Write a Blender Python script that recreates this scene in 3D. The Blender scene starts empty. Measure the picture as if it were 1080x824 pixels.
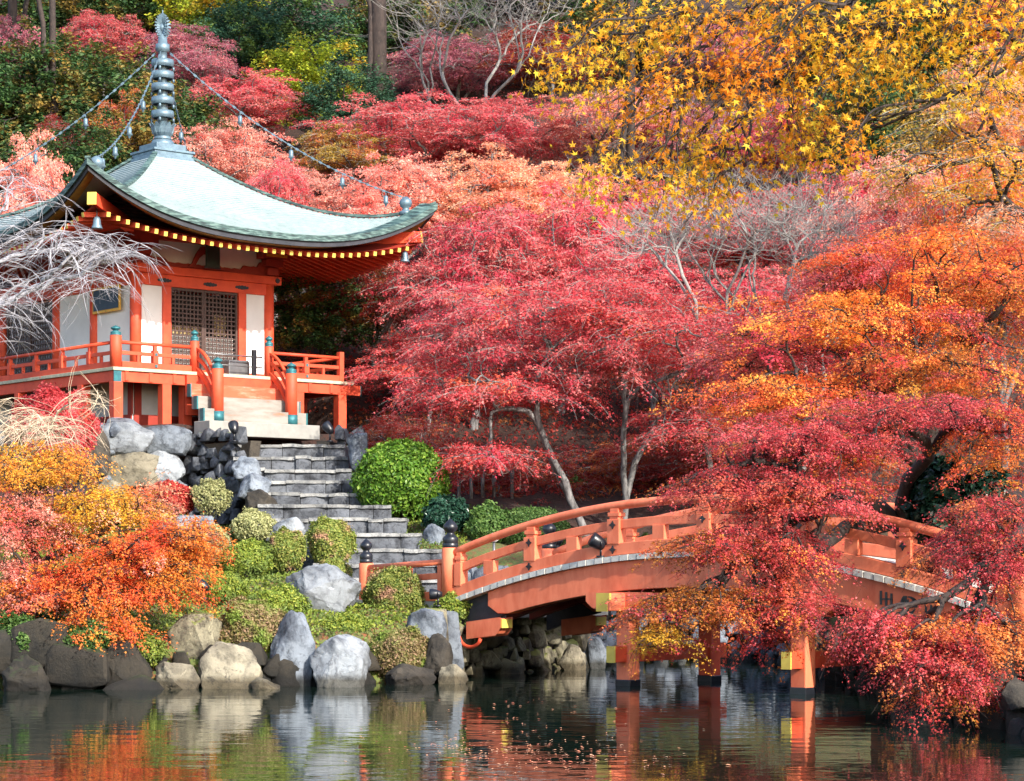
import bpy, math, random
import numpy as np
from mathutils import Vector, Matrix, noise as mnoise

# ---------------------------------------------------------------- camera, world, sun, exposure
sc = bpy.context.scene
COL = sc.collection
R_ = math.radians
FPX = 2400.0; HOR = 600.0; EYE = 2.06
cam_d = bpy.data.cameras.new('camera'); cam = bpy.data.objects.new('camera', cam_d); COL.objects.link(cam)
cam.location = (0, 0, EYE); cam.rotation_euler = (R_(90), 0, 0)
cam_d.sensor_width = 36; cam_d.lens = 36 * FPX / 1080; cam_d.shift_y = (HOR - 412) / 1080
cam_d.clip_start = 0.1; cam_d.clip_end = 1000
sc.camera = cam

SUN_DIR = Vector((0.59, -0.78, 0)).normalized(); SUN_EL = R_(31)
SUN_DIR = Vector((SUN_DIR.x * math.cos(SUN_EL), SUN_DIR.y * math.cos(SUN_EL), math.sin(SUN_EL)))
w = bpy.data.worlds.new('World'); sc.world = w; w.use_nodes = True
wn = w.node_tree; bg = wn.nodes['Background']
sky = wn.nodes.new('ShaderNodeTexSky'); sky.sky_type = 'NISHITA'; sky.sun_disc = False
sky.sun_elevation = SUN_EL; sky.sun_rotation = math.atan2(SUN_DIR.x, SUN_DIR.y)
sky.air_density = 1.0; sky.dust_density = 1.5
wn.links.new(sky.outputs[0], bg.inputs[0]); bg.inputs[1].default_value = 0.15
sl = bpy.data.lights.new('sun', 'SUN'); sl.energy = 3.2; sl.angle = R_(0.6); sl.color = (1.0, 0.94, 0.84)
so = bpy.data.objects.new('sun', sl); COL.objects.link(so)
so.rotation_euler = SUN_DIR.to_track_quat('Z', 'Y').to_euler()
sc.view_settings.view_transform = 'Standard'; sc.view_settings.look = 'None'
sc.view_settings.gamma = 1; sc.view_settings.use_curve_mapping = False
sc.view_settings.exposure = 1.5
sc.cycles.max_bounces = 6; sc.cycles.diffuse_bounces = 3; sc.cycles.glossy_bounces = 3
sc.cycles.transmission_bounces = 4; sc.cycles.use_denoising = True
sc.cycles.caustics_reflective = False; sc.cycles.caustics_refractive = False

def at(px, y, D): return Vector(((px - 540) / FPX * D, D, EYE + (HOR - y) / FPX * D))

# ---------------------------------------------------------------- materials
def newmat(name):
    m = bpy.data.materials.new(name); m.use_nodes = True
    nt = m.node_tree; b = nt.nodes['Principled BSDF']
    return m, nt, b
def c4(c): return (c[0], c[1], c[2], 1)
def ramp(nt, fac, stops):
    r = nt.nodes.new('ShaderNodeValToRGB'); e = r.color_ramp.elements
    while len(e) < len(stops): e.new(0.5)
    for el, (p, c) in zip(e, stops): el.position = p; el.color = c4(c)
    nt.links.new(fac, r.inputs[0]); return r.outputs[0]
def noise(nt, scale, detail=4, rough=0.55, coord='Object', dist=0, stretch=None):
    tc = nt.nodes.new('ShaderNodeTexCoord'); n = nt.nodes.new('ShaderNodeTexNoise')
    n.inputs['Scale'].default_value = scale; n.inputs['Detail'].default_value = detail
    n.inputs['Roughness'].default_value = rough; n.inputs['Distortion'].default_value = dist
    src = tc.outputs[coord]
    if stretch:
        mp = nt.nodes.new('ShaderNodeMapping'); mp.inputs['Scale'].default_value = stretch
        nt.links.new(src, mp.inputs[0]); src = mp.outputs[0]
    nt.links.new(src, n.inputs['Vector']); return n.outputs['Fac']
def mixc(nt, fac, a, b, mode='MIX'):
    m = nt.nodes.new('ShaderNodeMix'); m.data_type = 'RGBA'; m.blend_type = mode
    for s, v in ((m.inputs[0], fac), (m.inputs[6], a), (m.inputs[7], b)):
        if hasattr(v, 'is_linked'): nt.links.new(v, s)
        elif isinstance(v, (int, float)): s.default_value = v
        else: s.default_value = c4(v)
    return m.outputs[2]
def bump(nt, b, fac, strength=0.3, dist=0.02):
    n = nt.nodes.new('ShaderNodeBump'); n.inputs['Strength'].default_value = strength
    n.inputs['Distance'].default_value = dist
    nt.links.new(fac, n.inputs['Height']); nt.links.new(n.outputs[0], b.inputs['Normal'])
def mat(name, c1, c2=None, scale=6, rough=0.6, bmp=0.15, metallic=0, stops=(0.35, 0.68), c3=None, stretch=None, spec=0.4, bscale=None, lo=None):
    m, nt, b = newmat(name)
    c2 = c2 or tuple(x * 0.7 for x in c1)
    f = noise(nt, scale, 5, 0.6, stretch=stretch)
    st = [(stops[0], c1), (stops[1], c2)]
    if c3: st.append((min(1, stops[1] + 0.12), c3))
    col = ramp(nt, f, st)
    f0 = noise(nt, 0.9, 3)
    col = mixc(nt, 0.5, col, ramp(nt, f0, [(0.3, (0.6, 0.6, 0.6)), (0.7, (1, 1, 1))]), 'MULTIPLY')
    nt.links.new(col, b.inputs['Base Color'])
    b.inputs['Roughness'].default_value = rough; b.inputs['Metallic'].default_value = metallic
    b.inputs['Specular IOR Level'].default_value = spec
    f2 = noise(nt, bscale or scale * 5, 4, 0.6, stretch=stretch)
    if bmp: bump(nt, b, f2, bmp)
    return m
def leafmat(name, cols, patch=None, nscale=0.7, transl=0.4, rough=0.5):
    """cols: 3 leaf colours picked leaf by leaf; patch: (colour, amount) whole sprays of another colour"""
    m, nt, b = newmat(name)
    g = nt.nodes.new('ShaderNodeNewGeometry'); rnd = g.outputs['Random Per Island']
    col = ramp(nt, rnd, [(0.0, cols[0]), (0.5, cols[1]), (1.0, cols[2])])
    if patch:
        f = noise(nt, nscale, 3, 0.6)
        pcol = ramp(nt, rnd, [(0.0, patch[0]), (1.0, tuple(min(1, x * 1.5) for x in patch[0]))])
        col = mixc(nt, ramp(nt, f, [(0.62 - patch[1] * 0.35, (0, 0, 0)), (0.74 - patch[1] * 0.35, (1, 1, 1))]), col, pcol)
    oi = nt.nodes.new('ShaderNodeObjectInfo')
    hs = nt.nodes.new('ShaderNodeHueSaturation')
    mr = nt.nodes.new('ShaderNodeMapRange'); nt.links.new(oi.outputs['Random'], mr.inputs[0])
    mr.inputs[3].default_value = 0.85; mr.inputs[4].default_value = 1.15
    nt.links.new(mr.outputs[0], hs.inputs['Value']); nt.links.new(col, hs.inputs['Color'])
    col = hs.outputs[0]
    nt.links.new(col, b.inputs['Base Color']); b.inputs['Roughness'].default_value = rough
    b.inputs['Specular IOR Level'].default_value = 0.25
    tr = nt.nodes.new('ShaderNodeBsdfTranslucent'); nt.links.new(col, tr.inputs[0])
    mx = nt.nodes.new('ShaderNodeMixShader'); mx.inputs[0].default_value = transl
    nt.links.new(b.outputs[0], mx.inputs[1]); nt.links.new(tr.outputs[0], mx.inputs[2])
    nt.links.new(mx.outputs[0], nt.nodes['Material Output'].inputs[0])
    return m

M = {}
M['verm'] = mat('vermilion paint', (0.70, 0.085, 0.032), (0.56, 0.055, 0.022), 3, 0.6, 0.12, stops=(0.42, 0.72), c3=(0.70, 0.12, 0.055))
M['verm_worn'] = mat('worn vermilion paint', (0.66, 0.10, 0.045), (0.60, 0.16, 0.09), 1.6, 0.7, 0.2, stops=(0.5, 0.6), c3=(0.46, 0.36, 0.29), stretch=(1, 1, 4))
M['step_grey'] = mat('bare grey step wood', (0.30, 0.28, 0.25), (0.24, 0.21, 0.18), 1.6, 0.8, 0.2, stops=(0.42, 0.60), c3=(0.62, 0.16, 0.08), stretch=(1, 1, 4))
M['salmon'] = mat('sun bleached vermilion paint', (0.83, 0.215, 0.105), (0.68, 0.135, 0.06), 2.5, 0.62, 0.12, stops=(0.42, 0.72), c3=(0.84, 0.28, 0.17), stretch=(2, 2, 0.7))
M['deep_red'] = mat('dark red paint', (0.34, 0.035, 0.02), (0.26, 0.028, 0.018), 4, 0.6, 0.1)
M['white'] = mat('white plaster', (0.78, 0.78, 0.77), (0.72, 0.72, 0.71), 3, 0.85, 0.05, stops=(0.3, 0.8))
M['plank_end'] = mat('pale plank ends', (0.66, 0.64, 0.58), (0.50, 0.47, 0.42), 12, 0.8, 0.2)
M['yellow'] = mat('yellow paint', (0.72, 0.54, 0.10), (0.6, 0.42, 0.08), 6, 0.6, 0.05)
M['verdigris'] = mat('verdigris bronze', (0.04, 0.20, 0.22), (0.03, 0.12, 0.15), 9, 0.5, 0.2, metallic=0.3, c3=(0.12, 0.32, 0.30))
M['bronze'] = mat('blue grey bronze', (0.16, 0.24, 0.29), (0.10, 0.15, 0.20), 6, 0.45, 0.2, metallic=0.35, c3=(0.28, 0.38, 0.40))
M['black'] = mat('black iron', (0.008, 0.009, 0.014), (0.014, 0.016, 0.022), 8, 0.35, 0.1, spec=0.5)
M['black_wood'] = mat('dark blackened wood', (0.02, 0.022, 0.03), (0.04, 0.04, 0.05), 5, 0.6, 0.2)
M['brown'] = mat('dark brown lattice wood', (0.06, 0.035, 0.03), (0.09, 0.05, 0.04), 8, 0.6, 0.1)
M['interior'] = mat('interior shade', (0.02, 0.014, 0.012), (0.03, 0.02, 0.015), 3, 0.8, 0)
M['floor_edge'] = mat('weathered floorboards', (0.52, 0.50, 0.36), (0.40, 0.37, 0.26), 8, 0.8, 0.2, c3=(0.30, 0.26, 0.2))
M['stone_cut'] = mat('pale cut stone', (0.34, 0.33, 0.30), (0.27, 0.26, 0.24), 3, 0.85, 0.2, c3=(0.2, 0.2, 0.19))
M['gold'] = mat('gilded paint', (0.75, 0.42, 0.04), (0.62, 0.33, 0.03), 6, 0.45, 0.05)
M['blue_board'] = mat('dark blue board', (0.012, 0.035, 0.07), (0.02, 0.05, 0.09), 5, 0.5, 0.05)
M['green_board'] = mat('dark green board', (0.01, 0.03, 0.025), (0.02, 0.05, 0.04), 8, 0.5, 0.1)
M['steel'] = mat('grey steel', (0.25, 0.25, 0.26), (0.18, 0.18, 0.19), 8, 0.4, 0.05, metallic=0.7)
M['light_grey'] = mat('pale grey enamel', (0.7, 0.7, 0.7), (0.62, 0.62, 0.62), 6, 0.5, 0.02)

def roofmat():
    m, nt, b = newmat('weathered copper roof')
    f = noise(nt, 1.2, 6, 0.65, stretch=(1, 1, 1))
    col = ramp(nt, f, [(0.3, (0.26, 0.33, 0.34)), (0.5, (0.38, 0.44, 0.44)), (0.72, (0.48, 0.52, 0.50))])
    f3 = noise(nt, 9, 5, 0.7)
    col = mixc(nt, 0.5, col, ramp(nt, f3, [(0.35, (0.7, 0.8, 0.8)), (0.6, (1, 1, 1))]), 'MULTIPLY')
    nt.links.new(col, b.inputs['Base Color']); b.inputs['Roughness'].default_value = 0.5
    b.inputs['Metallic'].default_value = 0.1
    bump(nt, b, f3, 0.15)
    return m
M['roof'] = roofmat()
M['roof_seam'] = mat('copper seams with painted shadow and dirt', (0.22, 0.28, 0.29), (0.15, 0.20, 0.21), 5, 0.6, 0)  # seam shadow and dirt put into the colour of the course risers
M['roof_edge'] = mat('stained copper eave edge', (0.12, 0.19, 0.175), (0.045, 0.09, 0.085), 3.2, 0.6, 0.3, c3=(0.015, 0.028, 0.03), stops=(0.40, 0.50), stretch=(1, 1, 6))

def stonemat(name, a, bcol, c, moss=0.0, scale=2.2, mosscol=(0.14, 0.19, 0.04)):
    m, nt, b = newmat(name)
    f = noise(nt, scale, 8, 0.68, dist=0.3)
    col = ramp(nt, f, [(0.34, c), (0.43, bcol), (0.53, a), (0.72, tuple(min(1, x * 1.2) for x in a))])
    f2 = noise(nt, scale * 4.5, 8, 0.75, dist=0.6)
    col = mixc(nt, ramp(nt, f2, [(0.34, (0.8, 0.8, 0.8)), (0.46, (0, 0, 0))]), col, c)
    vo = nt.nodes.new('ShaderNodeTexVoronoi'); vo.feature = 'DISTANCE_TO_EDGE'; vo.inputs['Scale'].default_value = scale * 0.7
    tc = nt.nodes.new('ShaderNodeTexCoord'); nz = nt.nodes.new('ShaderNodeTexNoise'); nz.inputs['Scale'].default_value = scale * 1.5; nz.inputs['Detail'].default_value = 6
    nt.links.new(tc.outputs['Object'], nz.inputs['Vector']); vm = nt.nodes.new('ShaderNodeVectorMath'); vm.operation = 'MULTIPLY_ADD'
    nt.links.new(nz.outputs['Color'], vm.inputs[0]); vm.inputs[1].default_value = (0.9, 0.9, 0.9); nt.links.new(tc.outputs['Object'], vm.inputs[2]); nt.links.new(vm.outputs[0], vo.inputs['Vector'])
    col = mixc(nt, ramp(nt, vo.outputs['Distance'], [(0.0, (0.35, 0.35, 0.35)), (0.03, (0, 0, 0))]), col, c)
    if moss:
        g = nt.nodes.new('ShaderNodeNewGeometry'); s = nt.nodes.new('ShaderNodeSeparateXYZ'); nt.links.new(g.outputs['Normal'], s.inputs[0])
        f4 = noise(nt, 3, 5)
        mm = nt.nodes.new('ShaderNodeMath'); mm.operation = 'MULTIPLY'; nt.links.new(s.outputs[2], mm.inputs[0]); nt.links.new(f4, mm.inputs[1])
        col = mixc(nt, ramp(nt, mm.outputs[0], [(0.5 - moss * 0.4, (0, 0, 0)), (0.62 - moss * 0.4, (1, 1, 1))]), col, mosscol)
    ge = nt.nodes.new('ShaderNodeNewGeometry'); sp = nt.nodes.new('ShaderNodeSeparateXYZ'); nt.links.new(ge.outputs['Position'], sp.inputs[0])
    wl = nt.nodes.new('ShaderNodeMath'); wl.operation = 'MULTIPLY_ADD'; nt.links.new(f, wl.inputs[0]); wl.inputs[1].default_value = -0.22; nt.links.new(sp.outputs[2], wl.inputs[2])
    col = mixc(nt, 1.0, col, ramp(nt, wl.outputs[0], [(0.0, (0.3, 0.27, 0.22)), (0.12, (1, 1, 1))]), 'MULTIPLY')   # wet, stained band just above the water line
    rv = ramp(nt, ge.outputs['Random Per Island'], [(0.0, (0.62, 0.62, 0.62)), (1.0, (1, 1, 1))]); col = mixc(nt, 1.0, col, rv, 'MULTIPLY')
    nt.links.new(col, b.inputs['Base Color']); b.inputs['Roughness'].default_value = 0.85
    f5 = noise(nt, scale * 9, 8, 0.75)
    bump(nt, b, f5, 0.7, 0.04)
    return m
M['st_blue'] = stonemat('bluish grey lichened rock', (0.21, 0.24, 0.28), (0.09, 0.105, 0.13), (0.018, 0.021, 0.03), scale=1.4)
M['st_white'] = stonemat('pale granite rock', (0.31, 0.335, 0.36), (0.17, 0.185, 0.205), (0.035, 0.035, 0.045), scale=1.0)
M['st_warm'] = stonemat('warm pale rock', (0.30, 0.265, 0.19), (0.16, 0.14, 0.10), (0.035, 0.03, 0.025), scale=1.2)
M['st_moss'] = stonemat('mossy brown rock', (0.30, 0.27, 0.18), (0.14, 0.12, 0.08), (0.04, 0.03, 0.025), moss=0.5, mosscol=(0.20, 0.22, 0.06))
M['st_dark'] = stonemat('rock painted in deep shade', (0.055, 0.045, 0.033), (0.026, 0.021, 0.016), (0.008, 0.007, 0.006), scale=1.5)  # colour lowered to carry the deep shade on bank rocks
M['st_shade'] = stonemat('mossy bank rock painted in shade', (0.028, 0.022, 0.014), (0.013, 0.011, 0.007), (0.004, 0.0035, 0.003), moss=0.4, scale=1.6, mosscol=(0.028, 0.042, 0.010))  # mossy rock, darkened so the shade of the left bank is in its colour
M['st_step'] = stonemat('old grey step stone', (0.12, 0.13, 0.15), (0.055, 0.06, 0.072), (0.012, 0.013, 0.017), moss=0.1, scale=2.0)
M['st_tread'] = stonemat('worn step tops painted sunlit', (0.30, 0.30, 0.29), (0.17, 0.175, 0.18), (0.04, 0.04, 0.045), moss=0.0, scale=2.0)  # paler than the risers so the sunlit nosing line sits in the colour

def barkmat(name, a, b_, scale=7, c=None):
    return mat(name, a, b_, scale, 0.85, 0.4, stops=(0.4, 0.6), c3=c, stretch=(1, 1, 0.35))
M['bark_grey'] = barkmat('grey maple bark', (0.22, 0.21, 0.205), (0.06, 0.055, 0.055), c=(0.36, 0.355, 0.34))
M['bark_thin'] = barkmat('thin grey bark', (0.30, 0.285, 0.27), (0.19, 0.18, 0.17), c=(0.12, 0.11, 0.11))
M['bark_pale'] = barkmat('pale silver bark', (0.40, 0.40, 0.37), (0.26, 0.27, 0.25), c=(0.25, 0.24, 0.22))
M['bark_dark'] = barkmat('dark brown bark', (0.05, 0.035, 0.03), (0.025, 0.018, 0.016), c=(0.12, 0.09, 0.08))
M['bark_cherry'] = barkmat('whitish cherry twigs', (0.42, 0.41, 0.44), (0.26, 0.25, 0.28), c=(0.13, 0.12, 0.13))
M['bark_tan'] = barkmat('tan bare twigs', (0.62, 0.50, 0.36), (0.45, 0.35, 0.25), c=(0.3, 0.23, 0.17))

# ---------------------------------------------------------------- object helpers
def tag(o, label=None, cat=None, group=None, kind=None):
    if label: o['label'] = label
    if cat: o['category'] = cat
    if group: o['group'] = group
    if kind: o['kind'] = kind
    return o
def thing(name, loc, label, cat, group=None, rz=0):
    o = bpy.data.objects.new(name, None); COL.objects.link(o); o.empty_display_size = 0.3
    o.location = loc; o.rotation_euler = (0, 0, rz)
    return tag(o, label, cat, group)
def mesh_np(name, V, F, mats, parent=None, mi=None, smooth=False):
    V = np.asarray(V, dtype=np.float32).reshape(-1, 3); F = np.asarray(F, dtype=np.int32); k = F.shape[1]
    me = bpy.data.meshes.new(name)
    me.vertices.add(len(V)); me.vertices.foreach_set('co', V.ravel())
    me.loops.add(F.size); me.loops.foreach_set('vertex_index', F.ravel())
    me.polygons.add(len(F)); me.polygons.foreach_set('loop_start', np.arange(0, F.size, k, dtype=np.int32))
    if mi is not None: me.polygons.foreach_set('material_index', np.asarray(mi, dtype=np.int32))
    me.update(calc_edges=True)
    if not smooth: me.shade_flat()
    for m in (mats if isinstance(mats, (list, tuple)) else [mats]): me.materials.append(m)
    o = bpy.data.objects.new(name, me); COL.objects.link(o)
    if parent: o.parent = parent
    return o
class MB:
    """collects boxes, beams, tubes and lathes for one mesh; coordinates are those of the parent thing"""
    def __init__(s): s.v = []; s.f = []; s.m = []; s.sm = []
    def add(s, vs, fs, m=0, smooth=False):
        o = len(s.v); s.v += [tuple(v) for v in vs]
        for f in fs: s.f.append([i + o for i in f]); s.m.append(m); s.sm.append(smooth)
    def box(s, x0, x1, y0, y1, z0, z1, m=0):
        vs = [(x, y, z) for z in (z0, z1) for y in (y0, y1) for x in (x0, x1)]
        s.add(vs, [(0, 2, 3, 1), (4, 5, 7, 6), (0, 1, 5, 4), (1, 3, 7, 5), (3, 2, 6, 7), (2, 0, 4, 6)], m)
    def beam(s, p0, p1, w, h, m=0, up=(0, 0, 1)):
        p0 = Vector(p0); p1 = Vector(p1); d = (p1 - p0).normalized(); up = Vector(up)
        sd = d.cross(up).normalized() * (w / 2); u2 = sd.cross(d).normalized() * (h / 2)
        vs = [p + a * sd + b * u2 for p in (p0, p1) for a, b in ((-1, -1), (1, -1), (1, 1), (-1, 1))]
        s.add(vs, [(0, 1, 2, 3), (7, 6, 5, 4), (0, 4, 5, 1), (1, 5, 6, 2), (2, 6, 7, 3), (3, 7, 4, 0)], m)
    def sweep(s, pts, w, h, m=0):
        """rect section swept along pts, section vertical"""
        n = len(pts); P = [Vector(p) for p in pts]; vs = []
        for i in range(n):
            d = (P[min(n - 1, i + 1)] - P[max(0, i - 1)]); d.normalize()
            sd = d.cross(Vector((0, 0, 1))).normalized() * (w / 2); u2 = Vector((0, 0, h / 2))
            vs += [P[i] + a * sd + b * u2 for a, b in ((-1, -1), (1, -1), (1, 1), (-1, 1))]
        fs = [(0, 1, 2, 3), tuple(4 * (n - 1) + k for k in (3, 2, 1, 0))]
        for i in range(n - 1):
            for k in range(4):
                a = 4 * i + k; b = 4 * i + (k + 1) % 4; fs.append((a, a + 4, b + 4, b))
        s.add(vs, fs, m)
    def tube(s, pts, r, sides=8, m=0, cap=True):
        n = len(pts); P = [Vector(p) for p in pts]; vs = []
        rr = r if isinstance(r, (list, tuple)) else [r] * n
        ref = Vector((0, 0, 1))
        for i in range(n):
            d = (P[min(n - 1, i + 1)] - P[max(0, i - 1)]).normalized()
            if abs(d.dot(ref)) > 0.95: ref = Vector((1, 0, 0))
            a = d.cross(ref).normalized(); b = a.cross(d).normalized()
            ref = b if abs(b.z) > 0.2 else ref
            for k in range(sides):
                t = 2 * math.pi * k / sides; vs.append(P[i] + (a * math.cos(t) + b * math.sin(t)) * rr[i])
        fs = [(i * sides + k, i * sides + (k + 1) % sides, (i + 1) * sides + (k + 1) % sides, (i + 1) * sides + k) for i in range(n - 1) for k in range(sides)]
        s.add(vs, fs, m, True)
        if cap:
            o = len(s.v) - len(vs)
            s.f.append([o + k for k in range(sides)][::-1]); s.m.append(m); s.sm.append(False)
            s.f.append([o + (n - 1) * sides + k for k in range(sides)]); s.m.append(m); s.sm.append(False)
    def lathe(s, prof, c=(0, 0, 0), sides=16, m=0, sm=True):
        c = Vector(c); vs = []; n = len(prof)
        for r, z in prof:
            for k in range(sides):
                t = 2 * math.pi * k / sides; vs.append((c.x + r * math.cos(t), c.y + r * math.sin(t), c.z + z))
        fs = [(i * sides + k, i * sides + (k + 1) % sides, (i + 1) * sides + (k + 1) % sides, (i + 1) * sides + k) for i in range(n - 1) for k in range(sides)]
        fs.append(tuple(range(sides))[::-1]); fs.append(tuple((n - 1) * sides + k for k in range(sides)))
        s.add(vs, fs, m, sm)
    def prism(s, poly, y0, y1, m=0, axis='y'):
        """poly in (x,z) extruded along y"""
        n = len(poly); vs = [(p[0], y0, p[1]) for p in poly] + [(p[0], y1, p[1]) for p in poly]
        if axis == 'x': vs = [(y, x, z) for x, y, z in vs]
        fs = [tuple(range(n)), tuple(range(2 * n - 1, n - 1, -1))] + [(i, (i + 1) % n, n + (i + 1) % n, n + i) for i in range(n)]
        s.add(vs, fs, m)
    def build(s, name, mats, parent=None, bevel=0.0, label=None):
        me = bpy.data.meshes.new(name); me.from_pydata(s.v, [], s.f)
        for i, p in enumerate(me.polygons): p.material_index = s.m[i]; p.use_smooth = s.sm[i]
        for m in (mats if isinstance(mats, (list, tuple)) else [mats]): me.materials.append(m)
        o = bpy.data.objects.new(name, me); COL.objects.link(o)
        if parent: o.parent = parent
        if bevel:
            b = o.modifiers.new('bevel', 'BEVEL'); b.width = bevel; b.segments = 2; b.limit_method = 'ANGLE'; b.angle_limit = R_(40)
        if label: o['label'] = label
        return o

# ---------------------------------------------------------------- terrain
POND = [(-60, 36), (-8.7, 38.6), (-6.6, 38.9), (-4, 39.6), (-2.6, 40.2), (-1.3, 41.6), (-0.6, 43.6), (0.6, 46.0), (1.6, 48.6), (2.6, 50.6), (5.4, 51.2), (6.1, 47.5), (6.05, 42), (6.15, 36), (6.25, 31), (6.35, 27), (6.8, 18), (8, 5), (-60, 5)]
PA = np.array(POND, float)
def pond_sd(X, Y):
    """signed distance to shoreline, negative over water"""
    X = np.asarray(X, float); Y = np.asarray(Y, float)
    d = np.full(X.shape, 1e9); ins = np.zeros(X.shape, bool)
    n = len(PA)
    for i in range(n):
        x0, y0 = PA[i]; x1, y1 = PA[(i + 1) % n]
        ex, ey = x1 - x0, y1 - y0; t = np.clip(((X - x0) * ex + (Y - y0) * ey) / (ex * ex + ey * ey), 0, 1)
        d = np.minimum(d, np.hypot(X - x0 - t * ex, Y - y0 - t * ey))
        c = ((y0 > Y) != (y1 > Y)) & (X < (x1 - x0) * (Y - y0) / (y1 - y0 + 1e-12) + x0)
        ins ^= c
    return np.where(ins, -d, d)
TH = R_(39.97); UX, UY = math.cos(TH), math.sin(TH); HC = (-9.52, 62.01)
def sst(a, b, x): t = np.clip((x - a) / (b - a), 0, 1); return t * t * (3 - 2 * t)
def H(X, Y):
    X = np.asarray(X, float); Y = np.asarray(Y, float)
    d = pond_sd(X, Y)
    garden = 0.55 + 0.19 * (Y - 39.5)
    hill = 4.4 + 0.52 * (Y - 60)
    left = np.maximum(garden, 0.45)
    left = np.where(Y > 60, np.maximum(left, hill), left)
    left = left + (0.25 * np.maximum(0, X - 7)) * sst(60, 45, Y)
    # lower hollow where the bridge lands, lawn lower on the right side
    hol = sst(-4.0, -3.2, X) * sst(2.6, 1.6, X) * sst(48.6, 47.4, Y) * sst(41.8, 42.6, Y); left = left * (1 - hol) + np.minimum(left, 1.28) * hol
    right = sst(-0.5, 3, X) * sst(58, 47, Y); left = left * (1 - right) + (0.9 + 0.08 * np.maximum(0, Y - 42) + 0.3 * np.maximum(0, X - 6.5)) * right
    left = np.where(Y < 30, 0.5 + 0.1 * np.abs(d), left)
    bank = sst(0.0, 0.7, d)
    bank = sst(0.2, 0.95, d)
    z = np.where(d > 0, -0.2 + (left + 0.2) * bank, -0.9 * sst(0, 2.0, -d) - 0.02)
    xc = -6.6 + (56.2 - Y) * 0.37; hw_ = 1.55 + 1.0 * sst(52, 48.5, Y); cor = sst(0.4, 0.0, np.abs(X - xc - .3 * sst(52, 48.5, Y)) - hw_) * sst(57.2, 56.6, Y) * sst(46.2, 46.8, Y); z = z - 0.55 * cor
    # terrace of the hall
    lx = (X - HC[0]) * UX + (Y - HC[1]) * UY; ly = -(X - HC[0]) * UY + (Y - HC[1]) * UX
    m = sst(-4.45, -3.95, lx) * sst(5.2, 4.2, lx) * sst(-4.4, -4.0, ly) * sst(11, 8, ly)
    z = z * (1 - m) + 5.68 * m
    return z
def Hs(x, y): return float(H(np.array([x]), np.array([y]))[0])
def fn(X, Y, s, seed=0):
    return (np.sin(X * s * 1.3 + seed) * np.sin(Y * s * 1.7 + seed * 2) + 0.5 * np.sin(X * s * 3.1 + Y * s * 2.3 + seed) + 0.5 * np.sin(Y * s * 4.1 - X * s * 1.9))
def grid(xs, ys, fz, name, m, smooth=True):
    X, Y = np.meshgrid(xs, ys); Z = fz(X, Y); nx, ny = len(xs), len(ys)
    V = np.stack([X, Y, Z], -1).reshape(-1, 3)
    i = (np.arange(ny - 1)[:, None] * nx + np.arange(nx - 1)[None]).ravel()
    F = np.stack([i, i + 1, i + nx + 1, i + nx], -1)
    return mesh_np(name, V, F, m, smooth=smooth)
def groundmat():
    m, nt, b = newmat('mossy forest floor')
    f = noise(nt, 0.6, 6, 0.65)
    col = ramp(nt, f, [(0.32, (0.05, 0.075, 0.02)), (0.5, (0.12, 0.15, 0.035)), (0.68, (0.08, 0.06, 0.03))])
    f2 = noise(nt, 9, 5, 0.7)
    col = mixc(nt, ramp(nt, f2, [(0.5, (0, 0, 0)), (0.62, (1, 1, 1))]), col, (0.22, 0.07, 0.03))
    # leaf litter on the hill, darkened to paint shade under the maples
    g = nt.nodes.new('ShaderNodeNewGeometry'); s = nt.nodes.new('ShaderNodeSeparateXYZ'); nt.links.new(g.outputs['Position'], s.inputs[0])
    mr = nt.nodes.new('ShaderNodeMapRange'); nt.links.new(s.outputs[1], mr.inputs[0]); mr.inputs[1].default_value = 50; mr.inputs[2].default_value = 54
    col = mixc(nt, mr.outputs[0], col, ramp(nt, f2, [(0.4, (0.016, 0.011, 0.008)), (0.55, (0.045, 0.016, 0.010)), (0.7, (0.018, 0.020, 0.010))]))
    nt.links.new(col, b.inputs['Base Color']); b.inputs['Roughness'].default_value = 0.95
    bump(nt, b, f2, 0.8, 0.08); return m
M['ground'] = groundmat()
xs = np.unique(np.concatenate([np.linspace(-90, -18, 25), np.linspace(-18, 14, 161), np.linspace(14, 90, 26)]))
ys = np.unique(np.concatenate([np.linspace(-30, 24, 20), np.linspace(24, 70, 231), np.linspace(70, 170, 60)]))
g = grid(xs, ys, lambda X, Y: H(X, Y) + 0.05 * fn(X, Y, 0.9) * (pond_sd(X, Y) > 0.8), 'ground', M['ground']); tag(g, kind='structure')
def watermat():
    m, nt, b = newmat('dark pond water')
    b.inputs['Base Color'].default_value = (0.006, 0.014, 0.010, 1); b.inputs['Roughness'].default_value = 0.0
    b.inputs['IOR'].default_value = 1.33; b.inputs['Specular IOR Level'].default_value = 0.5
    f = noise(nt, 1.0, 3, 0.5, stretch=(0.9, 1.6, 1)); f2 = noise(nt, 1.0, 2, 0.5, stretch=(2.6, 4.5, 1))
    a = nt.nodes.new('ShaderNodeMath'); a.operation = 'MULTIPLY_ADD'; nt.links.new(f2, a.inputs[0]); a.inputs[1].default_value = 0.28; nt.links.new(f, a.inputs[2])
    bump(nt, b, a.outputs[0], 1.0, 0.0065); return m
xs = np.linspace(-60, 9, 3); ys = np.linspace(4.5, 54, 3)
wt = grid(xs, ys, lambda X, Y: 0 * X, 'pond_water', watermat()); tag(wt, kind='structure')
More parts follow.
